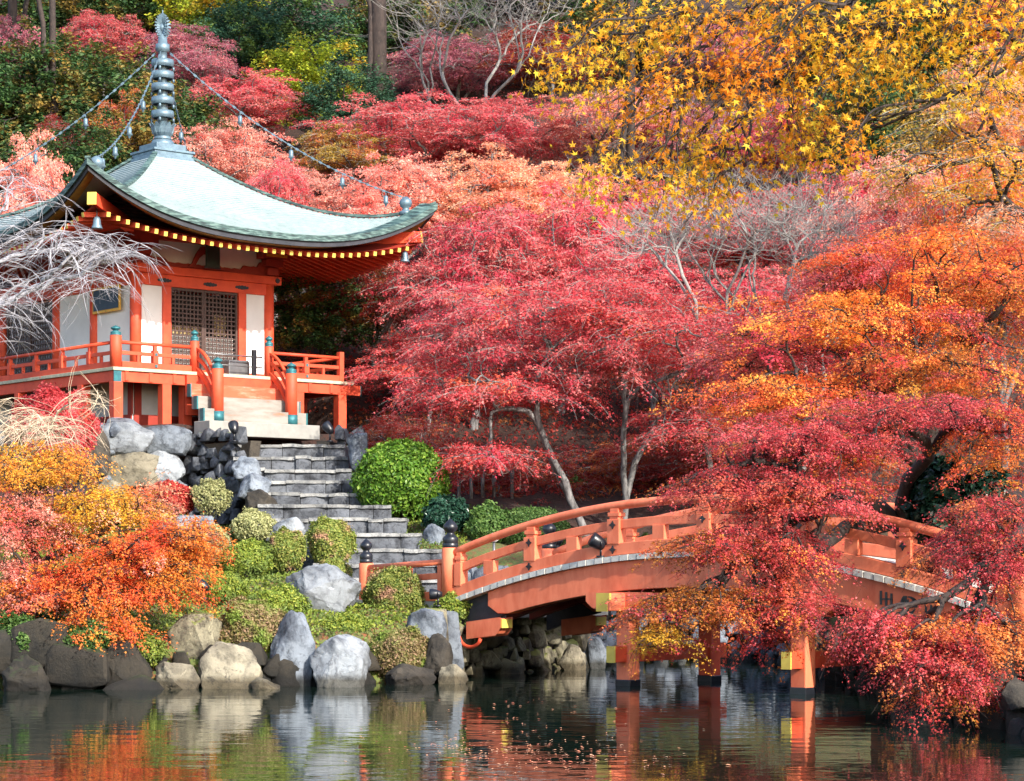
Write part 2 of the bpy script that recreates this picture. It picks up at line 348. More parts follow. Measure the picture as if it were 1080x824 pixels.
# stone path between stairs and bridge
def pathpoly():
    pts = [(-3.4, 47.5), (-3.1, 45.2), (-1.35, 43.2), (1.0, 45.6), (2.0, 47.3)]
    mb = MB(); n = len(pts); z0 = 1.1; z1 = 1.44
    mb.add([(x, y, z0) for x, y in pts] + [(x, y, z1) for x, y in pts], [tuple(range(n, 2 * n))] + [(i, (i + 1) % n, n + (i + 1) % n, n + i) for i in range(n)])
    o = mb.build('path', M['stone_cut']); tag(o, kind='structure')
pathpoly()
# ---------------------------------------------------------------- rocks
import bmesh
def rock_bm(size, seed, cuts=4, facets=22, rough=0.08, flat=0.0, point=0.0):
    """angular boulder: convex hull of scattered points, edges worn, surface roughened"""
    rng = random.Random(seed); bm = bmesh.new()
    for _ in range(facets):
        d = Vector((rng.gauss(0, 1), rng.gauss(0, 1), rng.gauss(0, 1))).normalized(); k = rng.uniform(0.82, 1.08)
        if point and d.z > .6: k *= 1 + point
        bm.verts.new(d * k)
    for sx in (-1, 1):
        for sy in (-1, 1): bm.verts.new((sx * .62, sy * .62, -.72))
    r = bmesh.ops.convex_hull(bm, input=bm.verts[:])
    bmesh.ops.delete(bm, geom=[v for v in bm.verts if not v.link_faces], context='VERTS')
    lo = min(v.co.z for v in bm.verts); hi = max(v.co.z for v in bm.verts); wx = max(abs(v.co.x) for v in bm.verts)
    for v in bm.verts: v.co = Vector((v.co.x / wx, v.co.y, (v.co.z - lo) / (hi - lo) * 2 - 1))
    bmesh.ops.bevel(bm, geom=bm.edges[:], offset=0.09, segments=2 if cuts > 2 else 1, affect='EDGES', profile=0.6, clamp_overlap=True)
    bmesh.ops.remove_doubles(bm, verts=bm.verts[:], dist=0.012)
    bmesh.ops.triangulate(bm, faces=bm.faces[:])
    if cuts > 2:
        for _ in range(2):
            ed = [e for e in bm.edges if e.calc_length() > .12]
            bmesh.ops.subdivide_edges(bm, edges=ed, cuts=2, use_grid_fill=True); bmesh.ops.triangulate(bm, faces=bm.faces[:])
    off = Vector((seed * 3.7 % 50, seed * 1.3 % 50, seed * 7.1 % 50))
    for v in bm.verts:
        p = v.co.copy(); d = p.normalized()
        p += d * (rough * mnoise.fractal(p * 1.7 + off, 0.8, 2.1, 6) + rough * .6 * (abs(mnoise.noise(p * 4 + off)) - .25))
        v.co = Vector((p.x * size[0], p.y * size[1], p.z * size[2]))
        if flat and v.co.z > size[2] * (1 - flat): v.co.z = size[2] * (1 - flat) + (v.co.z - size[2] * (1 - flat)) * 0.25
    bm.verts.index_update()
    return bm
def bm_append(mb, bm, off=(0, 0, 0), rz=0, m=0):
    c, s = math.cos(rz), math.sin(rz)
    bm.verts.ensure_lookup_table()
    vs = [(v.co.x * c - v.co.y * s + off[0], v.co.x * s + v.co.y * c + off[1], v.co.z + off[2]) for v in bm.verts]
    mb.add(vs, [[v.index for v in f.verts] for f in bm.faces], m, True); bm.free()
def rock(px0, px1, y0, y1, D, m, label, seed, group='rocks along the shore of the pond', depth=0.9, dz=0.15, **kw):
    """rock seen in the pixel box, at depth D"""
    a = at(px0, y1, D); b = at(px1, y0, D); sx = (b.x - a.x) / 2; h = b.z - a.z + dz
    bm = rock_bm((sx * 1.0, sx * depth, h * 0.5), seed, **kw)
    me = bpy.data.meshes.new('rock'); bm.to_mesh(me); bm.free(); me.materials.append(M[m]); me.shade_flat() if False else me.shade_smooth(); me.set_sharp_from_angle(angle=R_(24))
    o = bpy.data.objects.new('rock', me); COL.objects.link(o); o.location = ((a.x + b.x) / 2, D + sx * 0.4, b.z - h * 0.5)
    return tag(o, label, 'rock', group)

# ---------------------------------------------------------------- foliage
def T_dart():
    v = np.array([(0, 0, 0), (0.28, 0.45, 0.06), (0, 1, -0.05), (-0.28, 0.45, 0.06)], float); v[:, 1] -= 0.5
    return v, np.array([(0, 1, 2), (0, 2, 3)])
def T_clump():
    # three lobes: the outline of a small maple leaf seen from afar
    v = np.array([(0, -0.1, 0), (0.5, 0.15, -0.08), (0.16, 0.2, 0.03), (0, 0.75, -0.1), (-0.16, 0.2, 0.03), (-0.5, 0.15, -0.08)], float); v[:, 1] -= 0.2
    return v, np.array([(0, 1, 2), (0, 2, 4), (2, 3, 4), (0, 4, 5)])
def T_star():
    tips = [(-112, 0.55), (-58, 0.85), (0, 1.0), (58, 0.85), (112, 0.55)]; v = [(0, 0, 0.0)]; f = []
    seq = []
    for i, (a, l) in enumerate(tips):
        t = R_(a); seq.append((math.sin(t) * l, math.cos(t) * l, -0.12 * l))
        if i < 4:
            t = R_((a + tips[i + 1][0]) / 2); seq.append((math.sin(t) * 0.3, math.cos(t) * 0.3, 0.02))
    b0 = (-0.07, -0.18, 0.02); b1 = (0.07, -0.18, 0.02)
    seq = [b0] + seq + [b1]; v += seq; n = len(seq)
    f = [(0, i + 1, i) for i in range(1, n)] + [(0, 1, n)]
    v.append((0.012, -0.75, -0.1)); v.append((-0.012, -0.75, -0.1)); f.append((0, n + 1, n + 2))
    return np.array(v, float) * np.array([0.62, 0.62, 0.62]), np.array(f)
TEMPL = {'dart': T_dart(), 'clump': T_clump(), 'star': T_star()}
def leaves(C, N, S, rng, templ='clump', heading=None):
    """C centres, N normals (unit), S sizes -> verts, faces"""
    tv, tf = TEMPL[templ]; n = len(C)
    N = N / np.linalg.norm(N, axis=1, keepdims=True)
    if heading is None: heading = rng.normal(size=(n, 3))
    Y = heading - (heading * N).sum(1, keepdims=True) * N; Y /= np.linalg.norm(Y, axis=1, keepdims=True) + 1e-9
    X = np.cross(Y, N)
    S = S[:, None, None]
    V = C[:, None, :] + S * (tv[None, :, 0:1] * X[:, None] + tv[None, :, 1:2] * Y[:, None] + tv[None, :, 2:3] * N[:, None])
    F = tf[None] + (np.arange(n) * len(tv))[:, None, None]
    return V.reshape(-1, 3), F.reshape(-1, tf.shape[1])
def ribbons(P, r, sides=3):
    """P (n,k,3) polylines, r (n,k) radii -> thin tubes"""
    n, k, _ = P.shape
    D = np.gradient(P, axis=1); D /= np.linalg.norm(D, axis=2, keepdims=True) + 1e-9
    ref = np.where(np.abs(D[:, :1, 2:3]) > 0.9, np.array([1., 0, 0]), np.array([0, 0, 1.]))
    A = np.cross(D, np.broadcast_to(ref, D.shape)); A /= np.linalg.norm(A, axis=2, keepdims=True) + 1e-9; B = np.cross(D, A)
    ang = 2 * np.pi * np.arange(sides) / sides
    V = P[:, :, None, :] + r[:, :, None, None] * (A[:, :, None, :] * np.cos(ang)[:, None] + B[:, :, None, :] * np.sin(ang)[:, None])
    V = V.reshape(-1, 3)
    base = (np.arange(n) * k * sides)[:, None, None]; i = (np.arange(k - 1) * sides)[None, :, None]; j = np.arange(sides)[None, None, :]
    a = base + i + j; b = base + i + (j + 1) % sides
    F = np.stack([a, b, b + sides, a + sides], -1).reshape(-1, 4)
    return V, F
def skeleton(root, pads, rng, r_tip=0.012, expo=0.42, lift=0.25, start_dir=(0, 0, 1), fork=(0.42, 0.6), wig=0.06, kmax=3, trunk_h=None, sag=0.0):
    """branching from root to every pad by repeated clustering -> list of (points, radii)"""
    out = []; pads = np.asarray(pads, float)
    def bez(p0, d0, p1, L, nseg):
        c = p0 + d0 * L * 0.45; ts = np.linspace(0, 1, nseg + 1)[:, None]
        P = (1 - ts) ** 2 * p0 + 2 * ts * (1 - ts) * c + ts ** 2 * p1
        w_ = rng.normal(size=P.shape) * wig * L * (ts * (1 - ts) * 2); return P + w_
    def rec(idx, p0, d0, depth):
        n = len(idx); r0 = r_tip * n ** expo
        if n == 1:
            p1 = pads[idx[0]]; L = np.linalg.norm(p1 - p0)
            if L < 1e-3: return
            P = bez(p0, d0, p1, L, 4); out.append((P, np.linspace(r_tip, r_tip * 0.45, 5))); return
        k = min(n, int(rng.integers(2, kmax + 1)))
        cen = pads[rng.choice(idx, k, replace=False)].copy()
        for _ in range(6):
            lab = np.argmin(((pads[idx][:, None] - cen[None]) ** 2).sum(-1), 1)
            for j in range(k):
                if (lab == j).any(): cen[j] = pads[idx][lab == j].mean(0)
        for j in range(k):
            sub = idx[lab == j]
            if len(sub) == 0: continue
            if len(sub) == n:   # degenerate
                sub1, sub2 = sub[: n // 2], sub[n // 2:]; rec(sub1, p0, d0, depth + 1); rec(sub2, p0, d0, depth + 1); return
            c = cen[j]; v = c - p0; L = np.linalg.norm(v)
            fr = rng.uniform(*fork)
            if len(sub) == 1: rec(sub, p0, (d0 + v / (L + 1e-9)) / 2, depth + 1); continue
            p1 = p0 + v * fr + np.array([0, 0, lift * L * (0.5 - fr * 0.5) - sag * L]) + rng.normal(size=3) * wig * L
            Ls = np.linalg.norm(p1 - p0); P = bez(p0, d0, p1, Ls, 5)
            ra = r_tip * len(sub) ** expo
            out.append((P, np.linspace(min(r0, ra * 1.25), ra, 6)))
            d1 = P[-1] - P[-2]; d1 /= np.linalg.norm(d1) + 1e-9
            rec(sub, p1, d1, depth + 1)
    root = np.asarray(root, float); sd = np.asarray(start_dir, float); sd /= np.linalg.norm(sd)
    n = len(pads); r0 = r_tip * n ** expo
    if trunk_h:
        top = root + sd * trunk_h + np.array([*(rng.normal(size=2) * 0.06 * trunk_h), 0])
        P = bez(root, np.array([0, 0, 1.]) * 0.6 + sd * 0.4, top, trunk_h, 5)
        out.append((P, r0 * np.array([1.5, 1.2, 1.08, 1.0, 0.96, 0.92])))
        d = P[-1] - P[-2]; rec(np.arange(n), top, d / np.linalg.norm(d), 0)
    else: rec(np.arange(n), root, sd, 0)
    return out
def skel_mesh(segs):
    Vs = []; Fs = []; o = 0
    by = {}
    for P, r in segs:
        sides = 8 if r[0] > 0.05 else (5 if r[0] > 0.02 else 3)
        by.setdefault((len(P), sides), []).append((P, r))
    for (k, sides), L in by.items():
        V, F = ribbons(np.array([a for a, _ in L]), np.array([b for _, b in L]), sides)
        Vs.append(V); Fs.append(F + o); o += len(V)
    return np.concatenate(Vs), np.concatenate(Fs)
def ell_pads(c, r, n, rng, low=-0.35, shell=0.45, flat_n=1.2):
    """pads in an ellipsoid, biased to its outside; returns centres, normals, outward dirs"""
    c = np.asarray(c, float); r = np.asarray(r, float)
    cand = rng.normal(size=(n * 12, 3)); cand /= np.linalg.norm(cand, axis=1, keepdims=True)
    cand *= rng.uniform(0, 1, (len(cand), 1)) ** shell
    cand = cand[cand[:, 2] > low]
    keep = [cand[0]]
    arr = np.array(keep)
    for i in range(n - 1):
        k = cand[rng.integers(0, len(cand), 7)]
        d = np.min(((k[:, None] - arr[None]) ** 2).sum(-1), 1); arr = np.vstack([arr, k[np.argmax(d)]])
    Nn = arr / np.maximum(r, 0.2) + np.array([0, 0, flat_n]) ; Nn /= np.linalg.norm(Nn, axis=1, keepdims=True)
    arr = arr + rng.normal(size=arr.shape) * np.array([.10, .10, .16]); Nn = Nn + rng.normal(size=Nn.shape) * .16; Nn /= np.linalg.norm(Nn, axis=1, keepdims=True)
    out = arr * r; out[:, 2] *= 0.3; out /= np.linalg.norm(out, axis=1, keepdims=True) + 1e-9
    return c + arr * r, Nn, out
def pad_leaves(P, N, O, rad, per, size, rng, templ='clump', thick=0.10, droop=0.25, jit=0.45, asp=1.5):
    """flat sprays of leaves round every pad; rad per-pad array or number"""
    m = len(P); rad = np.broadcast_to(np.asarray(rad, float), (m,)); per = int(per); idx = np.repeat(np.arange(m), per); n = len(idx)
    T1 = O - (O * N).sum(1, keepdims=True) * N; T1 /= np.linalg.norm(T1, axis=1, keepdims=True) + 1e-9; T2 = np.cross(N, T1)
    a = rng.uniform(0, 2 * np.pi, n); q = np.sqrt(rng.uniform(0, 1, n))
    # leaves gather along a few radiating twigs
    nt_ = 7; a = (np.round(a / (2 * np.pi) * nt_) + rng.normal(size=n) * 0.20) * 2 * np.pi / nt_ + idx * 1.7
    q = q * (0.75 + 0.25 * np.cos(a * 2 + idx))
    R = rad[idx]
    X = np.cos(a) * q * R * asp; Y = np.sin(a) * q * R
    Z = rng.normal(size=n) * thick * R * 1.0 - droop * R * q * q
    C = P[idx] + T1[idx] * X[:, None] + T2[idx] * Y[:, None] + N[idx] * Z[:, None]
    Nn = N[idx] + rng.normal(size=(n, 3)) * jit
    Hd = T1[idx] * np.cos(a)[:, None] + T2[idx] * np.sin(a)[:, None] - N[idx] * 0.3 + rng.normal(size=(n, 3)) * 0.35
    S = size * rng.uniform(0.65, 1.25, n)
    return leaves(C, Nn, S, rng, templ, Hd)
def pad_twigs(P, N, O, rad, k, r, rng, droop=0.25, asp=1.5, length=1.0):
    m = len(P); rad = np.broadcast_to(np.asarray(rad, float), (m,)); idx = np.repeat(np.arange(m), k)
    T1 = O - (O * N).sum(1, keepdims=True) * N; T1 /= np.linalg.norm(T1, axis=1, keepdims=True) + 1e-9; T2 = np.cross(N, T1)
    a = np.tile(np.arange(k), m) * 2 * np.pi / k + idx * 1.7 + rng.normal(size=len(idx)) * 0.25
    L = rad[idx] * length * rng.uniform(0.7, 1.1, len(idx)); ts = np.array([0, 0.35, 0.7, 1.0])
    Q = []
    for t in ts:
        aa = a + 0.3 * t * np.sin(idx * 3 + a * 5)
        Q.append(P[idx] + (T1[idx] * (np.cos(aa) * L * t * asp)[:, None] + T2[idx] * (np.sin(aa) * L * t)[:, None]) - N[idx] * (droop * L * t * t)[:, None])
    Q = np.stack(Q, 1); rr = np.array([1, 0.8, 0.6, 0.35])[None] * r * np.ones((len(idx), 1))
    return ribbons(Q, rr, 3)
def link_mat(o, m):
    o.material_slots[0].link = 'OBJECT'; o.material_slots[0].material = m
def tree(name, root, groups, leaf_m, bark_m, label, cat, group=None, seed=1, per=150, size=0.07, templ='clump', rad=0.6, r_tip=0.014, expo=0.42,
         trunk_h=None, start_dir=(0, 0, 1), twigs=6, twig_r=0.006, droop=0.25, jit=0.45, thick=0.10, lift=0.25, tilt=1.2, kmax=3, wig=0.06, fork=(0.42, 0.6), twig_m=None, asp=1.5, dens=1.0):
    """groups: list of (centre, radii, pads[, material]) ellipsoids in world coordinates; root world"""
    rng = np.random.default_rng(seed); root = np.asarray(root, float)
    t = thing(name, root, label, cat, group)
    PP = []; parts = {}
    mats_ = [(g_[3] if len(g_) > 3 else leaf_m) for g_ in groups]
    for gi, g_ in enumerate(groups):
        P, N, O = ell_pads(g_[0], g_[1], int(g_[2] * dens), rng, flat_n=tilt); PP.append(P)
        pick = np.where(rng.random(len(P)) < .2, rng.integers(0, len(groups), len(P)), gi)
        for mi_ in set(pick):
            k = pick == mi_; mm = mats_[mi_]; parts.setdefault(mm.name, []).append((mm, P[k], N[k], O[k]))
    allP = np.concatenate(PP)
    seg = skeleton(root, allP, rng, r_tip, expo, lift, start_dir, fork, wig, kmax, trunk_h)
    V, F = skel_mesh(seg); TV = []; TF = []
    if per: mesh_np('trunk', V - root, F, bark_m, t, smooth=True)
    else: TV.append(V - root); TF.append(F)
    for k, L in parts.items():
        P = np.concatenate([a[1] for a in L]); N = np.concatenate([a[2] for a in L]); O = np.concatenate([a[3] for a in L])
        rd = rad * rng.uniform(0.7, 1.3, len(P))
        if per:
            V, F = pad_leaves(P, N, O, rd, per, size, rng, templ, thick, droop, jit, asp)
            mesh_np('crown', V - root, F, L[0][0], t)
        if twigs:
            V, F = pad_twigs(P, N, O, rd, twigs, twig_r, rng, droop, asp); TV.append(V - root); TF.append(F + sum(len(a) for a in TV[:-1]))
    if TV: mesh_np('twigs' if per else 'branches', np.concatenate(TV), np.concatenate(TF), twig_m or bark_m, t)
    return t
def copy_tree(src, loc, scale, rz, label, leaf_m=None, bark_m=None, cat=None, group=None):
    c = src.copy(); COL.objects.link(c); c.location = loc; c.scale = scale; c.rotation_euler = (0, 0, rz)
    c['label'] = label
    if cat: c['category'] = cat
    if group: c['group'] = group
    for ch in list(src.children):
        d = ch.copy(); COL.objects.link(d); d.parent = c
        if leaf_m and ch.name.startswith('crown'): link_mat(d, leaf_m)
        if bark_m and not ch.name.startswith('crown'): link_mat(d, bark_m)
    return c
def shrub(px0, px1, y0, y1, D, leaf_m, label, seed, n=9000, size=0.05, lump=0.26, depth=0.9, cat='shrub', name='clipped_shrub', group='shrubs in the pond garden', templ='dart', zb=None, jit=0.7, skirt=0.15):
    name_round = zb is not None
    rng = np.random.default_rng(seed); a = at(px0, y1, D); b = at(px1, y0, D); size *= 1.25; n = int(n * .85)
    sx = (b.x - a.x) / 2; cz = a.z - 0.1; h = b.z - cz; cx = (a.x + b.x) / 2; cy = D + sx * depth * 0.6
    t = thing(name, (cx, cy, cz), label, cat, group)
    d = rng.normal(size=(n, 3)); d[:, 2] = np.where(d[:, 2] < -.6, -d[:, 2], d[:, 2]); d /= np.linalg.norm(d, axis=1, keepdims=True); pw = 2.0 if name_round else 2.15; sq = (np.abs(d) ** pw).sum(1, keepdims=True) ** (1 / pw)
    # lumpy outline from a few lobes
    K = 44; lob = rng.normal(size=(K, 3)); lob[:, 2] = np.abs(lob[:, 2]) * .8 - .1; lob /= np.linalg.norm(lob, axis=1, keepdims=True); lh = rng.uniform(0.2, 1, K)
    cosd = d @ lob.T; bmp = np.max(np.exp((cosd - 1) * 26) * lh, 1)
    r = 1 - lump + lump * bmp + 0.02 * rng.normal(size=n)
    q = rng.uniform(0, 1, n) ** 0.35; q = 0.72 + 0.28 * q
    r = np.where(rng.random(n) < .025, r * rng.uniform(1.04, 1.16, n), r)
    P = d / sq * (r * q)[:, None] * np.array([sx, sx * depth, h * .56]); P[:, 2] += h * .44
    N = d + rng.normal(size=(n, 3)) * jit + np.array([0, 0, 0.25])
    V, F = leaves(P, N, size * rng.uniform(0.6, 1.3, n), rng, templ)
    mesh_np('foliage', V, F, leaf_m, t)
    m_ = 40; tips = d[:m_] * (r[:m_] * 0.85)[:, None] * np.array([sx, sx * depth, h * .56]); tips[:, 2] += h * .44
    segs = skeleton((0, 0, -0.15), tips, rng, 0.008, 0.45, 0.1)
    V, F = skel_mesh(segs); mesh_np('stems', V, F, M['bark_dark'], t)
    return t
# ---------------------------------------------------------------- the hall
hall = thing('pagoda_hall', (HC[0], HC[1], 0), 'vermilion pavilion with pale copper pyramid roof and tall finial on the raised stone terrace', 'temple hall', rz=TH)
RR = 5.32; ZG = 5.70; ZF = 7.12
def roof_z(r, s):
    """height of the copper roof at distance r from the centre (square rings) and s along the side"""
    g_ = 10.64 + 2.72 * max(0, (RR - r) / 4.9) ** 1.5
    return g_ + 1.27 * (r / RR) ** 3 * (abs(s) / max(r, 1e-6)) ** 2.7
def side(p, k):
    """rotate a local (x,y) of the front side by k quarter turns"""
    x, y = p
    for _ in range(k): x, y = -y, x
    return x, y
# roof: stepped copper courses, then edge band, eave layers
mb = MB(); NC = 44; NS = 40
for k in range(4):
    rows = []
    for i in range(NC + 1):
        r = RR - (RR - 0.55) * i / NC
        for dz in ((0.0,) if i == 0 else ((0.034, 0.0) if i < NC else (0.0,))):
            # lower course ends slightly above the start of the course beneath
            rows.append((r, -dz if dz else 0.0))
    vs = []; n = NS + 1
    for r, dz in rows:
        for j in range(n):
            s_ = (j / NS * 2 - 1) * r; x, y = side((s_, -r), k); vs.append((x, y, roof_z(r, s_) + dz))
    fs = [(i * n + j, i * n + j + 1, (i + 1) * n + j + 1, (i + 1) * n + j) for i in range(len(rows) - 1) for j in range(NS)]
    for q_, f_ in enumerate(fs): mb.f.append([v_ + len(mb.v) for v_ in f_]); mb.m.append(1 if (q_ // NS) % 2 else 0); mb.sm.append(False)
    mb.v += vs
roof = mb.build('roof', [M['roof'], M['roof_seam']], hall)
def ring(name, m, r0, r1, z0, z1, parent=None, n=48):
    """closed eave layer: outer radius r0, inner r1, offsets below the roof edge"""
    mb = MB()
    for k in range(4):
        vs = []
        for j in range(n + 1):
            q = j / n * 2 - 1; ze = roof_z(RR, q * RR)
            for r, z in ((r0, z0), (r0, z1), (r1, z1), (r1, z0)):
                x, y = side((q * r, -r), k); vs.append((x, y, ze + z))
        fs = [(j * 4 + a, j * 4 + 4 + a, j * 4 + 4 + (a + 1) % 4, j * 4 + (a + 1) % 4) for j in range(n) for a in range(4)]
        mb.add(vs, fs)
    return mb.build(name, m, parent or hall)
ring('eave_edge', M['roof_edge'], 5.335, 5.0, 0.004, -0.15, roof)
ring('eave_board', M['black_wood'], 5.27, 4.85, -0.153, -0.285)
ring('eave_trim', mat('ochre eave trim', (0.35, 0.22, 0.05), (0.25, 0.14, 0.04)), 5.20, 4.85, -0.287, -0.30)
# soffit boards and rafters
def raf_z(r, s):
    f = (r - 2.0) / (4.78 - 2.0); ze = 10.16 + 0.52 * (min(1, abs(s) / 4.75)) ** 2.7
    return 11.02 * (1 - f) + ze * f
for k in range(4):
    mb = MB(); n = 30; rows = 8; vs = []
    for i in range(rows + 1):
        r = 2.0 + (4.98 - 2.0) * i / rows
        for j in range(n + 1):
            s_ = (j / n * 2 - 1) * r; x, y = side((s_, -r), k); vs.append((x, y, raf_z(min(r, 4.78), s_ * 4.75 / r if r > 4 else s_) + 0.13 + max(0, r - 4.78) * 0.1))
    mb.add(vs, [(i * (n + 1) + j, i * (n + 1) + j + 1, (i + 1) * (n + 1) + j + 1, (i + 1) * (n + 1) + j) for i in range(rows) for j in range(n)], 0, True)
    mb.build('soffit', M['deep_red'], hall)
    mb = MB()
    for j in range(-17, 18):
        s_ = j * 0.268; r0 = max(2.0, abs(s_)); r1 = 5.0
        if r1 - r0 < 0.15: continue
        a = (s_, -r0, raf_z(r0, s_) + 0.05); b = (s_, -r1, raf_z(4.78, s_) + 0.04); e = (s_, -r1 - 0.012, b[2] - 0.002)
        pa = side(a[:2], k) + (a[2],); pb = side(b[:2], k) + (b[2],); pe = side(e[:2], k) + (e[2],)
        mb.beam(pa, pb, 0.098, 0.12, 0); mb.beam(pb, pe, 0.10, 0.11, 1)
    # lower row of flying rafters near the wall
    mb.build('rafters', [M['verm'], M['yellow']], hall)
    # hip rafter
    x0, y0 = side((-2.0, -2.0), k); x1, y1 = side((-5.02, -5.02), k); x2, y2 = side((-5.04, -5.04), k)
    mb = MB(); mb.beam((x0, y0, 10.85), (x1, y1, 11.00), 0.22, 0.30, 0); mb.beam((x1, y1, 11.0), (x2, y2, 11.002), 0.23, 0.31, 1)
    mb.build('hip_rafter', [M['verm'], M['yellow']], hall, 0.01)
    # corner ball ornament near the roof tip
    x, y = side((-4.72, -4.72), k); zb = roof_z(4.72, 4.72)
    mb = MB(); mb.lathe([(0.17, -0.03), (0.17, 0.05), (0.10, 0.09), (0.08, 0.14), (0.15, 0.2), (0.18, 0.29), (0.15, 0.38), (0.07, 0.44), (0.0, 0.47)], (x, y, zb), 16)
    mb.build('corner_ornament', M['bronze'], roof)
    # wind bell below the corner
    x, y = side((-4.7, -4.7), k)
    mb = MB(); mb.tube([(x, y, 10.86), (x, y, 10.62)], 0.012, 6); mb.lathe([(0.0, 0.22), (0.06, 0.2), (0.09, 0.14), (0.10, 0.02), (0.135, -0.06), (0.135, -0.08), (0.1, -0.08)], (x, y, 10.42), 14)
    mb.build('wind_bell', M['bronze'], hall)
# hip ridges
mb = MB()
for k in range(4):
    pts = []
    for i in range(25):
        r = 0.6 + (RR - 0.02 - 0.6) * i / 24; x, y = side((-r, -r), k); pts.append((x, y, roof_z(min(r, RR), r) + 0.03))
    mb.sweep(pts, 0.13, 0.07)
mb.build('hip_ridges', M['roof_edge'], roof)
# finial
zt = lambda y: EYE + (HOR - y) / FPX * 62.0
mb = MB(); mb.box(-.66, .66, -.66, .66, zt(173.5), zt(168)); mb.box(-.60, .60, -.60, .60, zt(168) , zt(163.5)); mb.box(-.64, .64, -.64, .64, zt(163.5), zt(161)); mb.box(-.46, .46, -.46, .46, zt(161), zt(154))
fin = mb.build('finial', M['bronze'], hall, 0.01)
mb = MB(); zz = zt(154)
mb.lathe([(0.32, 0), (0.33, 0.05), (0.28, 0.13), (0.2, 0.18), (0.16, 0.2)], (0, 0, zz), 20); mb.build('dome', M['bronze'], fin)
mb = MB(); mb.lathe([(0.24, zt(148)), (0.26, zt(147)), (0.20, zt(144)), (0.16, zt(140))], (0, 0, 0), 20)
for i in range(12):
    a = i * math.pi / 6
    P = [Vector((math.cos(a) * r, math.sin(a) * r, z)) for r, z in ((0.17, zt(146)), (0.27, zt(141)), (0.31, zt(135)), (0.37, zt(130.5)))]
    wv = Vector((-math.sin(a), math.cos(a), 0)); ws = (0.06, 0.10, 0.09, 0.015); vs = []
    for p, q in zip(P, ws): vs += [p - wv * q, p + wv * q + Vector((0, 0, 0)), p + wv * q - Vector((math.cos(a), math.sin(a), 0)) * 0.025, p - wv * q - Vector((math.cos(a), math.sin(a), 0)) * 0.025]
    mb.add(vs, [(j * 4 + a_, j * 4 + 4 + a_, j * 4 + 4 + (a_ + 1) % 4, j * 4 + (a_ + 1) % 4) for j in range(3) for a_ in range(4)])
mb.build('lotus', M['bronze'], fin)
mb = MB(); mb.lathe([(0.15, zt(146)), (0.14, zt(100)), (0.12, zt(60)), (0.12, zt(55)), (0.19, zt(54)), (0.19, zt(47)), (0.13, zt(46)), (0.11, zt(37)), (0.07, zt(36)), (0.06, zt(32))], (0, 0, 0), 14)
mb.build('shaft', M['bronze'], fin)
for y in (121, 106.5, 92.5, 79.5, 67):
    mb = MB(); z0, z1 = zt(y + 4), zt(y - 3.5)
    mb.lathe([(0.25, z0), (0.30, z0), (0.31, (z0 + z1) / 2), (0.30, z1), (0.25, z1), (0.25, z0)], (0, 0, 0), 24)
    for i in range(4):
        a = i * math.pi / 2; mb.beam((0, 0, (z0 + z1) / 2), (math.cos(a) * .27, math.sin(a) * .27, (z0 + z1) / 2), 0.04, 0.06)
    for i in range(4):
        a = i * math.pi / 2 + .78; mb.lathe([(0.03, -0.08), (0.035, 0), (0.0, 0.03)], (math.cos(a) * .3, math.sin(a) * .3, z0 - 0.03), 8)
    mb.build('ring', M['bronze'], fin)
mb = MB(); mb.lathe([(0.0, -0.13), (0.09, -0.1), (0.13, 0), (0.09, 0.1), (0.02, 0.15), (0.015, 0.48), (0, 0.5)], (0, 0, zt(29.5)), 14)
for i in range(22):
    a = 2 * math.pi * i / 22
    c_ = Vector((math.cos(a) * .7, 0, math.sin(a))); c2_ = Vector((0, math.cos(a) * .7, math.sin(a)))
    for c in (c_, c2_):
        z = Vector((0, 0, zt(28))); mb.beam(z + c * 0.10, z + c * 0.29, 0.05, 0.09, up=(1, 1, 0)); mb.beam(z + c * 0.28, z + c * 0.35, 0.04, 0.05, up=(1, 1, 0))
mb.build('flame_jewel', M['bronze'], fin)
# chains with little bells, from finial to the four roof corners
for k in range(4):
    x1, y1 = side((-4.72, -4.72), k); p0 = Vector((side((-0.14, -0.14), k) + (zt(56),))); p1 = Vector((x1, y1, roof_z(4.72, 4.72) + 0.42))
    mb = MB(); n = 60; pts = []
    for i in range(n + 1):
        t = i / n; p = p0.lerp(p1, t); p.z -= 0.55 * 4 * t * (1 - t) * 0.9; pts.append(p)
    mb.tube(pts, 0.013, 5)
    for i in range(n):
        m_ = (pts[i] + pts[i + 1]) / 2; d = pts[i + 1] - pts[i]
        mb.beam(m_ - d * 0.35, m_ + d * 0.35, 0.058 if i % 2 else 0.016, 0.016 if i % 2 else 0.058)
    ch = mb.build('chain', M['bronze'], fin)
    for t in (0.3, 0.52, 0.74, 0.93):
        p = pts[int(t * n)]; mb = MB(); mb.tube([p, p - Vector((0, 0, 0.13))], 0.01, 5); mb.lathe([(0, 0.1), (0.05, 0.08), (0.065, 0), (0.055, -0.05), (0.085, -0.12), (0.05, -0.13), (0.02, -0.2), (0, -0.22)], (p.x, p.y, p.z - 0.2), 10)
        mb.build('bell', M['bronze'], ch)

# walls and pillars (local: front is -y; left is -x)
B = 2.06; YB = 5.25
def pillar(x, y, r=0.15, z0=ZF, z1=9.76, m='verm', sides=18):
    mb = MB(); mb.lathe([(r, z0), (r, z1)], (x, y, 0), sides); return mb.build('pillar', M[m], hall)
for x, y in ((-B, -B), (B, -B), (-B, 0.02), (-B, B), (B, B), (B, 0), (-B, YB), (B, YB)): pillar(x, y, 0.155)
